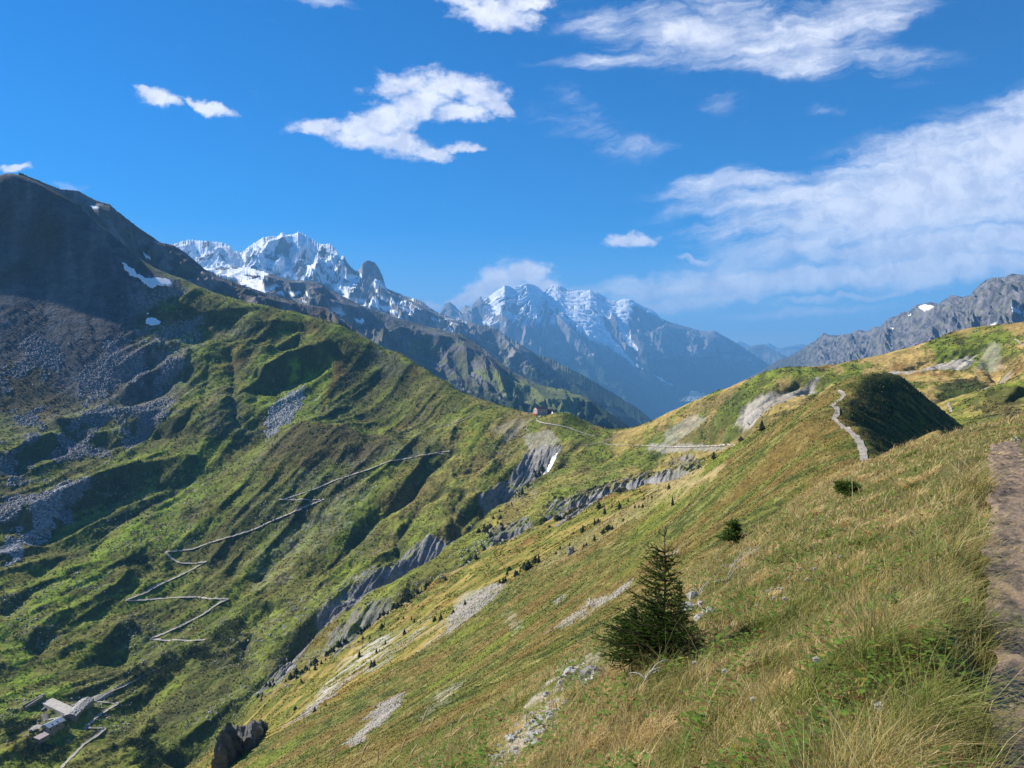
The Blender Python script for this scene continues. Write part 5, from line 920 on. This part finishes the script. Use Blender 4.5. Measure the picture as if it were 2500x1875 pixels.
def thicket(pts, n, seed, h=2.0, rmin=380):
    m = reg(pts, 10, 16, rmin); ks, is_ = np.nonzero(m)
    if len(ks) == 0: print('no thicket'); return None
    r = np.random.default_rng(seed); j = r.integers(0, len(ks), n); X = X_[ks[j], is_[j]] + r.normal(0, 0.6, n); Y = Y_[ks[j], is_[j]] + r.normal(0, 0.6, n); hh = h * np.clip(0.55 + 0.9 * fbm(X / 3.5, Y / 3.5, 2, 270), 0, 1.5); ok = hh > 0.35; X, Y, hh = X[ok], Y[ok], hh[ok]; n = len(X)
    Z0 = ground(X, Y) + hh * r.random(n) ** 0.5; S = r.uniform(0.25, 0.6, n); d = r.normal(0, 1, (n, 3, 3)); d /= np.linalg.norm(d, axis=-1, keepdims=True)
    V = np.stack([X, Y, Z0], -1)[:, None] + d * S[:, None, None]; c = np.array([0.030, 0.052, 0.018]) * r.uniform(0.5, 1.7, n)[:, None]; return V.reshape(-1, 3), np.repeat(c, 3, 0)
parts_ = [thicket(z5((600,1250),(700,1200),(800,1140),(900,1110),(1040,1110),(1000,1160),(880,1180),(760,1250),(640,1290)), 26000, 520, 2.6), thicket(z5((580,1640),(640,1540),(690,1450),(720,1520),(740,1600),(660,1680)), 14000, 521, 2.6), thicket(z5((1000,1000),(1100,960),(1130,1010),(1060,1090),(980,1060)), 8000, 522, 1.8), thicket(z5((0,1440),(60,1420),(130,1500),(80,1560),(0,1520)), 8000, 523, 1.6), thicket(z5((640,690),(700,670),(720,700),(640,740)), 4000, 524, 1.8), thicket(z5((120,1560),(240,1520),(330,1560),(250,1640),(130,1660)), 7000, 525, 1.5)]
parts_ = [p for p in parts_ if p is not None]; V = np.concatenate([p[0] for p in parts_]); cc = np.concatenate([p[1] for p in parts_]); tag(mesh_obj('alder_thicket', V, np.arange(len(V)).reshape(-1, 3), M_leaf_far, cols=cc, smooth=False), kind='stuff')
def rubble(name, mask, n, smin, smax, cA, cB, seed, rel=False):
    ks, is_ = np.nonzero(mask)
    if len(ks) == 0: return print('no rubble', name)
    r = np.random.default_rng(seed); w = (np.exp(LR[ks]) if not rel else np.ones(len(ks))); j = r.choice(len(ks), n, p=w / w.sum()); X = X_[ks[j], is_[j]] + r.normal(0, 0.5, n); Y = Y_[ks[j], is_[j]] + r.normal(0, 0.5, n); S = smin * (smax / smin) ** (r.random(n) ** 2.2)
    if rel: S *= np.hypot(X, Y)
    base = np.array([[1,0,-.3],[-.5,.87,-.3],[-.5,-.87,-.3],[.55,.4,.45],[-.6,.2,.5],[.1,-.6,.4]]); V = base[None] * (1 + r.normal(0, 0.28, (n, 6, 3))); a = r.uniform(0, 6.28, n); c, s_ = np.cos(a)[:, None], np.sin(a)[:, None]; x, y = V[..., 0] * c - V[..., 1] * s_, V[..., 0] * s_ + V[..., 1] * c
    V = np.stack([x, y, V[..., 2]], -1) * S[:, None, None] + np.stack([X, Y, ground(X, Y) + 0.1 * S], -1)[:, None]; T_ = np.array([[0,3,1],[1,3,4],[1,4,2],[2,4,5],[2,5,0],[0,5,3],[3,5,4]]); Fc = (np.arange(n)[:, None, None] * 6 + T_[None]).reshape(-1, 3)
    cc = np.array(cA) + (np.array(cB) - np.array(cA)) * r.random((n, 1)); return tag(mesh_obj(name, V.reshape(-1, 3), Fc, M_stonebits, cols=np.repeat(cc, 6, 0), smooth=False), kind='stuff')
M_stonebits = plain_mat('loose_stone', (0.3, 0.29, 0.28), 0.95, attr=True)
rb = r0_ = np.random.default_rng(5)
SNOWP = reg([(255,560),(275,570),(297,590),(330,600),(360,600),(378,612),(375,630),(340,632),(305,628),(280,610),(262,592)], 2, 12, 1300) | reg([(308,672),(328,672),(350,696),(350,708),(308,708)], 2, 12, 1200)
rubble('boulder_field', (bo * patchy > 0.45) & ~SNOWP & (rb.random(bo.shape) < 0.6), 42000, 0.4, 1.9, [0.13, 0.125, 0.13], [0.34, 0.33, 0.33], 530)
rubble('boulder_field', (np.clip(bo2, 0, 1) > 0.35), 9000, 0.5, 1.8, [0.3, 0.29, 0.29], [0.5, 0.49, 0.47], 531)
rubble('loose_boulders', (Rr > 500) & (Rr < 1300) & (TG < R_(2)) & (GREYM > 0.3), 9000, 0.35, 1.3, [0.26, 0.25, 0.24], [0.45, 0.43, 0.4], 532)
rubble('scree', (Rr > 60) & (Rr < 360) & (COL[..., 2] > 0.17) & (TG < R_(24)), 26000, 0.0006, 0.0024, [0.22, 0.195, 0.155], [0.42, 0.38, 0.32], 533, True)
# ------------------------------------------------------------------ the young spruces close by
def spruce_near(H, W, seed, lean=(0, 0), bare_top=0.8, dens=260, nlen=0.024):
    r = np.random.default_rng(seed); tr = MB(); tz = np.linspace(0, H, 14); wv = 0.02 * H * np.sin(tz * 2.1 + seed); tp = np.stack([lean[0] * tz / H + wv, lean[1] * tz / H, tz], -1); tr.tube(tp, np.linspace(0.022 * H / 2.0, 0.005, 14), 7)
    segs = []; z = 0.04 * H
    while z < H * 0.985:
        f = z / H; top = max(0.0, (z - (H - bare_top)) / bare_top)
        nb = int(r.integers(8, 13)) if top == 0 else int(r.integers(3, 6)); z += (0.055 if top == 0 else 0.21 + 0.12 * r.random()) * (H / 2.6) ** 0.5 + 0.01
        if z > H: break
        for _ in range(nb):
            a = r.uniform(0, 2 * np.pi); l = (W * (1 - f) ** 0.85 * r.uniform(0.4, 1.3) * (1 + 0.35 * math.cos(a - 3.6)) * (1 + 0.22 * math.sin(z * 7.3 + seed))) if top == 0 else 0.09 * r.uniform(0.6, 1.2) * (1.2 - top)
            base = np.array([np.interp(z, tz, tp[:, 0]), np.interp(z, tz, tp[:, 1]), z]); d = np.array([math.cos(a), math.sin(a), 0]); q = np.linspace(0, 1, 7); el = (-0.10 + 0.45 * f) if top == 0 else 0.75
            pts = base + d * (q[:, None] * l) + np.array([0, 0, 1.0]) * (l * (el * q + 0.30 * q ** 2))[:, None] + r.normal(0, 0.012, (7, 3)) * q[:, None]; tr.tube(pts, np.linspace(0.009, 0.0025, 7) * (0.6 + l), 4); segs.append((pts, 1.0 if top == 0 else 0.9, top))
            if l > 0.16:
                nt2 = int(l / 0.045)
                for j in range(nt2):
                    u = (j + 0.6) / nt2; p0 = np.array([np.interp(u * 6, range(7), pts[:, k]) for k in range(3)]); sgn = 1 if j % 2 else -1; tl = 0.34 * l * (1 - u) ** 0.7 + 0.05; dd = d * 0.75 + np.array([-d[1], d[0], 0]) * sgn * 0.75 + np.array([0, 0, r.normal(-0.05, 0.18)])
                    p1 = p0 + dd * tl; segs.append((np.array([p0, (p0 + p1) / 2 + [0, 0, -0.01], p1]), 0.85, top))
    tr.n and None; NV = []; NCc = []
    for pts, k, top in segs:
        sl_ = np.linalg.norm(np.diff(pts, axis=0), axis=1).sum(); n = max(6, int(sl_ * dens)); u = r.random(n) * (len(pts) - 1); i = np.minimum(u.astype(int), len(pts) - 2); f = (u - i)[:, None]; P = pts[i] * (1 - f) + pts[i + 1] * f; ax = pts[i + 1] - pts[i]; ax /= np.linalg.norm(ax, axis=1, keepdims=True) + 1e-9
        rd = r.normal(0, 1, (n, 3)); rd -= (rd * ax).sum(1, keepdims=True) * ax; rd /= np.linalg.norm(rd, axis=1, keepdims=True) + 1e-9; rd[:, 2] = np.abs(rd[:, 2]) * 0.7 + rd[:, 2] * 0.3; tip = P + (rd * 0.75 + ax * 0.65) * nlen * r.uniform(0.8, 1.5, (n, 1)); sd_ = np.cross(ax, rd) * nlen * 0.17
        NV.append(np.stack([P - sd_, P + sd_, tip], 1)); g = (u / (len(pts) - 1))[:, None]; base = np.array([0.052, 0.100, 0.020]); new = np.array([0.20, 0.28, 0.035]); mix_ = np.clip(g ** 2.2 * (0.55 if k == 1.0 else 0.42) + 0.45 * top, 0, 0.9) * r.uniform(0.3, 1.3, (n, 1)); NCc.append(np.repeat(base * (1 - mix_) + new * mix_, 3, 0) * np.repeat(r.uniform(0.7, 1.3, (n, 1)), 3, 0))
    NV = np.concatenate(NV).reshape(-1, 3); return tr, NV, np.concatenate(NCc)
def put_spruce(px, py, H, W, seed, label, R=None, **kw):
    b = seat(hit_xyz(px, py, 2)); print('spruce', px, py, np.hypot(b[0], b[1]))
    if R: k_ = np.hypot(b[0], b[1]) / R; H *= k_; W *= k_; kw['dens'] = kw.get('dens', 300) / k_ ; kw['nlen'] = kw.get('nlen', 0.024) * k_; kw['bare_top'] = kw.get('bare_top', 0.8) * k_
    o = tag(empty('young_spruce', b), label, 'spruce', 'young spruces on the near slope'); tr, V, cc = spruce_near(H, W, seed, **kw); tr.build('trunk', M_bark, o, True); mesh_obj('foliage', V, np.arange(len(V)).reshape(-1, 3), M_needle, o, cc, smooth=False); return o
put_spruce(1430, 1430, 2.35, 0.74, 31, 'tallest young spruce with a thin bare leader rising from the near grass slope', 13.6, dens=620, bare_top=0.42)
put_spruce(1368, 1442, 1.1, 0.46, 37, 'low dense spruce pressed against the foot of the tallest young spruce', 13.2, bare_top=0.12, dens=600)
put_spruce(1466, 1398, 1.3, 0.42, 39, 'dark bushy spruce at the right shoulder of the tallest young spruce', 14.6, bare_top=0.1, dens=600)
put_spruce(1588, 1172, 0.62, 0.34, 41, 'small bushy spruce higher on the slope, beyond the pale dead branches', None, bare_top=0.1, dens=300, nlen=0.04)
put_spruce(1838, 1072, 0.28, 0.36, 43, 'very low dark spruce bush in the straw grass under the ridge path', None, bare_top=0.05, dens=260, nlen=0.05)
# ------------------------------------------------------------------ little spruces farther off
def far_spruce(seed, slim=1.0):
    r = np.random.default_rng(seed); V = []; 
    for j in range(20):
        f = j / 20; z = 0.06 + 0.90 * f; l = (0.30 * (1 - f) ** 0.9 + 0.015) * slim
        for k in range(15):
            a = r.uniform(0, 2 * np.pi); q = l * r.uniform(0.5, 1.2); w = 0.055 * (1 - 0.6 * f); dz = -0.05 * r.random() - 0.02; c, s_ = math.cos(a), math.sin(a)
            V += [(0.0 - s_ * w * .3, c * w * .3, z + 0.04), (c * q * .7 - s_ * w, s_ * q * .7 + c * w, z + dz * .6), (c * q, s_ * q, z + dz + 0.02)]; V += [(0.0, 0, z + 0.05), (c * q, s_ * q, z + dz + 0.02), (c * q * .7 + s_ * w, s_ * q * .7 - c * w, z + dz * .6)]
    V += [(-.012, 0, .9), (.012, 0, .9), (0, 0, 1.03)]; return np.array(V)
fs = []
for sd_, sl_ in ((1, 1.0), (2, 0.85), (3, 1.25), (4, 1.5), (5, 2.1), (6, 1.8), (7, 0.75)):
    V = far_spruce(sd_, sl_); me = mesh_obj('crown', V, np.arange(len(V)).reshape(-1, 3), M_far_needle, None, smooth=False); tk = MB().tube([(0,0,-0.05),(0,0,0.5),(0,0,0.9)], [0.02,0.014,0.004], 5).build('trunk', M_bark); fs.append((me.data, tk.data)); bpy.data.objects.remove(me); bpy.data.objects.remove(tk)
T6 = [(1075,405,25),(1090,395,30),(1118,360,30),(1040,438,12),(985,472,14),(990,505,20),(955,503,16),(930,570,30),(945,590,24),(1000,555,18),(1145,290,25),(1152,310,26),(1168,300,30),(1180,275,22),(1187,285,20),(1195,515,18),(1215,542,12),(1255,510,28),(1267,508,22),(1282,505,16),(1310,475,14),(1327,578,14),(1355,455,14),(1370,570,35),(1445,460,30),(1472,485,35),(1505,452,16),(1540,460,28),(1580,427,14),(1612,455,16),(1630,455,18),(1648,455,20),(1655,417,12),(1635,382,16),(1690,410,14),(1425,535,28),(1442,525,20),(1465,573,24),(1490,558,28),(1507,555,24),(1425,608,26),(1557,518,16),(1375,637,20),(1387,632,18),(1310,630,10),(1265,648,14),(1246,668,12),(1118,740,52),(1100,735,30),(1150,712,30),(1166,710,35),(1080,750,22),(1030,745,26),(1020,765,26),(1002,805,28),(986,808,24),(1012,798,26),(875,690,22),(915,648,16),(840,660,16),(735,790,26),(700,728,14),(732,742,14),(825,908,24),(770,948,24),(685,980,32),(713,975,34),(590,988,24),(577,975,18),(540,968,14),(545,1042,24),(515,972,12),(440,1012,20),(452,995,14),(456,1087,22),(415,1125,22),(405,1190,40),(392,1195,28),(336,1146,28),(385,1062,16),(352,1062,20),(40,1390,18),(130,1430,28),(182,1398,20),(130,1203,18),(66,1258,20),(45,1222,22),(20,1248,28)]
LAB0 = 'little dark spruce on the sunlit slope between the ravine and the near heath'
r = np.random.default_rng(77); trees = [(*z6((x, y))[0], h * 0.4667) for x, y, h in T6]
for a_, b_, n_, j_ in ((z6((170,1150))[0], z6((400,990))[0], 30, 5), (z6((400,990))[0], z6((560,880))[0], 22, 5), (z6((560,880))[0], z6((670,800))[0], 16, 3.5), (z6((880,570))[0], z6((1000,530))[0], 10, 5), (z6((0,1260))[0], z6((170,1160))[0], 14, 6), (z5((1180,1330))[0], z5((1500,1150))[0], 14, 8)):
    for k in range(n_):
        u = r.random(); trees.append((a_[0] + (b_[0] - a_[0]) * u + r.normal(0, j_ * 0.6), a_[1] + (b_[1] - a_[1]) * u + r.normal(0, j_ * 0.6), r.uniform(5, 11)))
near_trees = [(1739,891,9,300),(1646,930,20,215),(1600,952,11,230),(1542,991,19,230),(1445,1060,19,250),(1453,1092,21,200)]
LABS = {(1739,891): 'round dwarf spruce on the slope under the dark cone, highest of all the far trees', (1646,930): 'lone spruce on the edge of the near heath, below the gullied grey slope', (1600,952): 'low spruce at the end of the pale contour track', (1542,991): 'broad spruce beside a pale rock, where the contour track meets the near heath', (1445,1060): 'pointed spruce on the skyline of the near heath, above a wider bush', (1453,1092): 'wide bushy spruce just below the pointed one on the near heath'}
for x, y, h, *rm in [(*t_, 0) for t_ in trees] + near_trees:
    p = hit_xyz(x, y, rm[0] if rm[0] else 235)
    if p is None: continue
    p = seat(p); R = np.hypot(p[0], p[1]); Ht = float(np.clip(h / F * R * 1.25, 1.2, 14)); cr_, tk_ = fs[int(r.integers(0, 7))]
    o = empty('spruce', p - np.array([0, 0, 0.03 * Ht]), r.uniform(0, 6.28)); o.scale = (Ht * r.uniform(0.75, 1.35),) * 2 + (Ht * r.uniform(0.7, 1.15),); 
    lab = LABS.get((int(x), int(y)) if rm[0] else None); tag(o, lab or LAB0, 'tree', None if lab else 'little spruces on the sunlit slope')
    for nm, dt in (('crown', cr_), ('trunk', tk_)): c = bpy.data.objects.new(nm, dt); col.objects.link(c); c.parent = o
# ------------------------------------------------------------------ seed stalks in front, dead branches, stones
def stalk(tipx, tipy, R, seed, label, grp):
    r = np.random.default_rng(seed); tip = pw(tipx, tipy, R); bx, by = tip[0] - r.uniform(0.02, 0.16), tip[1] + r.uniform(-0.1, 0.1); bz = float(ground(bx, by)[0]); b = np.array([bx, by, bz]); q = np.linspace(0, 1, 12)[:, None]
    pts = (1 - q) * 0 + q * (tip - b) + np.array([-0.05, 0, 0.03]) * np.sin(q * np.pi); o = tag(empty('grass_stalk', b), label, 'grass stalk', grp); MB().tube(pts[:10], np.linspace(0.0034, 0.0024, 10), 5).build('stem', M_straw, o)
    e = pts[8:]; pe = np.array([np.interp(np.linspace(0, 3, 14), range(4), e[:, k]) for k in range(3)]).T; pe[:, 0] += np.linspace(0, 1, 14) ** 2 * r.uniform(-0.05, 0.07); rr = (0.0085 + 0.004 * r.random()) * np.sin(np.linspace(0.25, 3.0, 14)) * r.uniform(0.7, 1.2, 14) + 0.0015; MB().tube(pe, rr, 6).build('seed_head', M_straw, o)
M_straw = plain_mat('dry_straw', (0.62, 0.47, 0.25), 0.8, 0.15, 30.0, transl=0.2)
for i, (x, y) in enumerate([(365,1530),(650,1372),(658,1440),(757,1400),(780,1440),(880,1380),(905,1468),(972,1490),(690,1484),(600,1545),(440,1568),(238,1540),(208,1562),(820,1400),(545,1522),(838,1560),(930,1580),(700,1580),(1010,1530),(300,1632),(870,1500),(790,1470),(1040,1440),(500,1600),(630,1600)]):
    px_, py_ = z6((x, y))[0]; stalk(px_, py_, 8.2 + (i % 4) * 0.35, 600 + i, 'tall straw coloured grass stalk with a seed head standing before the shaded slope', 'seed stalks at the lower edge')
for i, (x, y) in enumerate([(2003,1010),(2010,1018),(2120,925),(2135,918),(2148,900),(2090,935),(1995,1020),(2170,905)]): stalk(x, y - 12, 24 + (i % 3), 650 + i, 'thin grass stalk rising from the straw crest against the shaded hill', 'stalks along the straw crest')
def branch(px, py, seed, L, label):
    p = seat(hit_xyz(px, py, 2)); r = np.random.default_rng(seed); mb = MB(); 
    for k in range(7):
        a = r.uniform(0, 6.28) if k else 0.4; l = L * (1 if k == 0 else r.uniform(0.3, 0.8)); q = np.linspace(0, 1, 9)[:, None]; d = np.array([math.cos(a), math.sin(a) * 0.8, 0.25]); pts = d * l * q + np.array([0, 0, 0.35 * l]) * np.sin(q * 2.6) + np.cumsum(r.normal(0, 0.018 * L, (9, 3)), 0)
        sl = float(ground(p[0] + d[0] * l, p[1] + d[1] * l)[0]) - p[2]; pts += np.array([0, 0, 1]) * sl * q; mb.tube(pts, np.linspace(0.010, 0.002, 9), 5)
    o = mb.build('dead_branch', M_wood, None, True); o.location = p + np.array([0, 0, 0.04]); tag(o, label, 'dead branch')
for x, y, sd_, L, lb in ((1585,1232,1,0.75,'bleached tangle of dead branches on the slope, uppermost of the tangles'), (1568,1265,2,0.7,'bleached dead branches in the grass, middle tangle right of the tall spruce'), (1510,1290,3,0.6,'pale dead branch beside the pale stones touching the tall spruce'), (1396,1478,4,0.4,'short bleached branch in the straw at the foot of the tall spruce'), (1622,1205,5,0.5,'thin grey dead branches just below the small bushy spruce')): branch(x, y, sd_, L * 0.62, lb)
def stone(px, py, size, seed, label, grp=None, R=None, nm='stone', mat=None, flat=0.6):
    flat = 0.75 if seed in (801, 802) else flat
    p = seat(hit_xyz(px, py, 2) if R is None else pw(px, py, R)); r = np.random.default_rng(seed); n_u, n_v = (10, 14) if size < 0.2 else (40, 56); V = []
    for i in range(n_u + 1):
        ph = math.pi * i / n_u
        for j in range(n_v):
            a = 2 * math.pi * j / n_v; x, y, z = math.sin(ph) * math.cos(a), math.sin(ph) * math.sin(a), math.cos(ph); k = 1 + 0.38 * float(perlin(x * 1.3 + seed, y * 1.3 + z, seed)) + 0.15 * float(perlin(x * 3.1 + seed, y * 3.1 + z * 2, seed + 1)) + (0 if size < 0.2 else 0.10 * float(ridged(x * 4 + seed, y * 4 + z * 2.5, 4, seed + 3))); V.append((x * k, y * k * 0.8, z * k * flat))
    V = np.array(V) * size; V = np.round(V / (size * 0.16)) * (size * 0.16) * (0.35 if size < 0.2 else 0.2) + V * (0.65 if size < 0.2 else 0.8)
    o = MB().add(V, [(i * n_v + j, i * n_v + (j + 1) % n_v, (i + 1) * n_v + (j + 1) % n_v, (i + 1) * n_v + j) for i in range(n_u) for j in range(n_v)]).build(nm, mat or M_rock); o.location = p + np.array([0, 0, size * 0.1]); tag(o, label, 'rock' if size > 0.5 else 'stone', grp)
for i, (x, y, s_) in enumerate(((1500,1290,0.14),(1520,1310,0.11),(1492,1318,0.16),(1535,1325,0.10),(1512,1338,0.08))): stone(x, y, s_, 700 + i, 'pale stone among the dead branches right of the tall spruce', 'pale stones beside the tall spruce')
r = np.random.default_rng(88)
gpoly = [(1050,1640),(1100,1580),(1140,1540),(1190,1490),(1235,1440),(1250,1450),(1230,1510),(1190,1570),(1140,1630),(1100,1655)]; k = 0
while k < 60:
    x, y = r.uniform(1040, 1262), r.uniform(1425, 1659)
    if inpoly(np.array([x]), np.array([y]), gpoly)[0]: stone(x, y, float(r.uniform(0.015, 0.065)), 720 + k, 'pale broken stone in the eroded gravel strip at the lip of the near slope', 'stones in the eroded strip'); k += 1
stone(1287, 1470, 0.17, 801, 'pale weathered rock face below the left side of the tall spruce', None, None, 'rock', flat=1.3); stone(1236, 1458, 0.13, 802, 'grey rock crowned with dead twigs at the top of the eroded gravel strip', None, None, 'rock', flat=1.0)
stone(*z6((1315,668))[0], 1.1, 803, 'lone white standing stone on the dry crest above the near heath', None, None, 'standing_stone', flat=1.9)
stone(*z6((1062,768))[0], 1.0, 804, 'dark stump like rock on the crest beside the group of spruces', None, None, 'rock', M_darkrock, 1.7)
stone(2194, 952, 0.10, 805, 'rounded pale stone in the straw just beyond the end of the trail'); stone(2118, 1462, 0.03, 806, 'small stone lying on the trail edge in the grass shadow')
crag('rock_fin', [(574,1578),(560,1592),(548,1602),(536,1620)], 6.0, 'dark slate fin nearest the golden crest at the bottom', 'rock', M_darkrock, 3, 2.2); crag('rock_fin', [(536,1590),(515,1615),(498,1640),(478,1668)], 8.0, 'larger dark slate fin left of the first, dropping out of the picture', 'rock', M_darkrock, 6, 3.2)
# ------------------------------------------------------------------ walkers
def walker_mesh():
    me = bpy.data.meshes.new('person'); J = [(0,0,.95),(0,0,1.15),(0,.01,1.38),(0,.02,1.5),(0,.03,1.62),(0,.03,1.74),(.17,0,1.38),(.22,.03,1.12),(.20,.2,.95),(-.17,0,1.38),(-.22,-.03,1.12),(-.21,.05,.9),(.09,0,.9),(.10,.14,.5),(.10,.10,.08),(.10,.24,.03),(-.09,0,.9),(-.10,-.05,.5),(-.10,-.24,.12),(-.10,-.12,.03)]
    E_ = [(0,1),(1,2),(2,3),(3,4),(4,5),(2,6),(6,7),(7,8),(2,9),(9,10),(10,11),(0,12),(12,13),(13,14),(14,15),(0,16),(16,17),(17,18),(18,19)]; rad = [.13,.12,.13,.055,.10,.08,.06,.045,.035,.06,.045,.035,.09,.06,.045,.04,.09,.06,.045,.04]
    me.from_pydata(J, E_, []); o = bpy.data.objects.new('person', me); col.objects.link(o); o.modifiers.new('skin', 'SKIN'); ss_ = o.modifiers.new('sub', 'SUBSURF'); ss_.levels = 1; ss_.render_levels = 1
    for i, q in enumerate(rad): me.skin_vertices[0].data[i].radius = (q, q * 0.85)
    me.skin_vertices[0].data[0].use_root = True; dg = bpy.context.evaluated_depsgraph_get(); m2 = bpy.data.meshes.new_from_object(o.evaluated_get(dg)); bpy.data.objects.remove(o); return m2
wm_ = walker_mesh()
def wmat(nm, top, bottom):
    m = bpy.data.materials.new(nm); m.use_nodes = True; nt = m.node_tree; b = nt.nodes['Principled BSDF']; b.inputs['Roughness'].default_value = 0.85; tcn = N(nt, 'ShaderNodeTexCoord'); sx = N(nt, 'ShaderNodeSeparateXYZ'); cr = N(nt, 'ShaderNodeValToRGB'); nt.links.new(tcn.outputs['Object'], sx.inputs[0]); dv = N(nt, 'ShaderNodeMath', operation='DIVIDE'); dv.inputs[1].default_value = 2.0; nt.links.new(sx.outputs[2], dv.inputs[0]); nt.links.new(dv.outputs[0], cr.inputs[0]); cr.color_ramp.interpolation = 'CONSTANT'
    e = cr.color_ramp.elements; e[0].color = (0.03, 0.025, 0.02, 1); e[0].position = 0; e[1].position = 0.06; e[1].color = (*bottom, 1)
    for p_, c_ in ((0.47, (*top, 1)), (0.745, (0.45, 0.28, 0.2, 1)), (0.86, (0.05, 0.035, 0.025, 1))): q_ = e.new(p_); q_.color = c_
    nt.links.new(cr.outputs[0], b.inputs['Base Color']); return m
for i, (x, y, rm, rz, top, bot, pk, lb) in enumerate(((2206,796,380,2.2,(.03,.04,.08),(.03,.03,.035),(.10,.02,.02),'hiker in dark clothes with a pack on the ridge path of the golden hill'), (1154,905,800,1.0,(.08,.08,.10),(.04,.04,.05),(.05,.05,.08),'hiker in grey walking up the path below the hut'), (1158,907,800,1.2,(.04,.05,.10),(.03,.03,.03),(.02,.03,.02),'hiker in dark blue close behind the one in grey below the hut'), (1170,899,850,0.3,(.25,.05,.05),(.03,.03,.05),(.03,.03,.03),'hiker in a red top at the foot of the hut wall'))):
    p = seat(hit_xyz(x, y, rm)); me = wm_.copy(); me.materials.clear(); me.materials.append(wmat('clothes', top, bot)); o = bpy.data.objects.new('person', me); col.objects.link(o); o.location = p + np.array([0, 0, 0.25]); o.rotation_euler = (0, 0, rz); tag(o, lb, 'person', None)
    MB().box(-.15, .15, -.30, -.10, 1.0, 1.46).box(-.12, .12, -.36, -.30, 1.05, 1.25).build('backpack', plain_mat('pack_fabric', pk, 0.8), o)
# ------------------------------------------------------------------ forest and town far below
r = np.random.default_rng(91)
nb = 900; tx = r.normal(0, 1, nb); ty = r.normal(0, 1, nb); n_ = 0
TV, TF, TC = [], [], []
for k in range(nb):
    u = r.random(); 
    cx_, cy_ = ((1545 - 95 * u + r.normal(0, 20)), (852 + 26 * u + r.normal(0, 5.5))) if k % 4 else ((1432 + r.normal(0, 11)), (882 + r.normal(0, 6)))
    th, e = pix_dir(cx_, cy_); R = -1110 / e
    if R > 26000 or R < 9000: continue
    X, Y = R * math.sin(th), R * math.cos(th); a = r.uniform(0, 3.14); w, l, h = r.uniform(12, 30), r.uniform(14, 46), r.uniform(12, 30); ca, sa_ = math.cos(a), math.sin(a)
    q = [(sx * l / 2 * ca - sy * w / 2 * sa_ + X, sx * l / 2 * sa_ + sy * w / 2 * ca + Y, z) for z in (-1130, -1110 + h) for sx, sy in ((-1,-1),(1,-1),(1,1),(-1,1))]; b0 = len(TV); TV += q; TF += [(b0,b0+1,b0+5,b0+4),(b0+1,b0+2,b0+6,b0+5),(b0+2,b0+3,b0+7,b0+6),(b0+3,b0,b0+4,b0+7),(b0+4,b0+5,b0+6,b0+7)]; TC += [np.array([0.8, 0.78, 0.75]) * r.uniform(0.6, 1.0)] * 8
tag(mesh_obj('town', TV, TF, plain_mat('town_walls', (0.7, 0.7, 0.7), 0.8, attr=True), cols=np.array(TC), smooth=False), kind='stuff')
# ------------------------------------------------------------------ the air
def box_faces(): return [(0,1,3,2),(4,6,7,5),(0,4,5,1),(2,3,7,6),(0,2,6,4),(1,5,7,3)]
hv = [(x, y, z) for x in (-30000, 40000) for y in (-3000, 46000) for z in (-1700, 2500)]
hm = bpy.data.materials.new('haze'); hm.use_nodes = True; hm.node_tree.nodes.clear()
pv = N(hm.node_tree, 'ShaderNodeVolumePrincipled'); pv.inputs['Color'].default_value = (0.20, 0.53, 1.0, 1); pv.inputs['Density'].default_value = HAZE_D; pv.inputs['Anisotropy'].default_value = 0.0
ho = N(hm.node_tree, 'ShaderNodeOutputMaterial'); hm.node_tree.links.new(pv.outputs[0], ho.inputs['Volume'])
haze = mesh_obj('haze', hv, box_faces(), hm, smooth=False); tag(haze, kind='stuff'); haze.visible_shadow = True
print('total script', time.time() - T0)
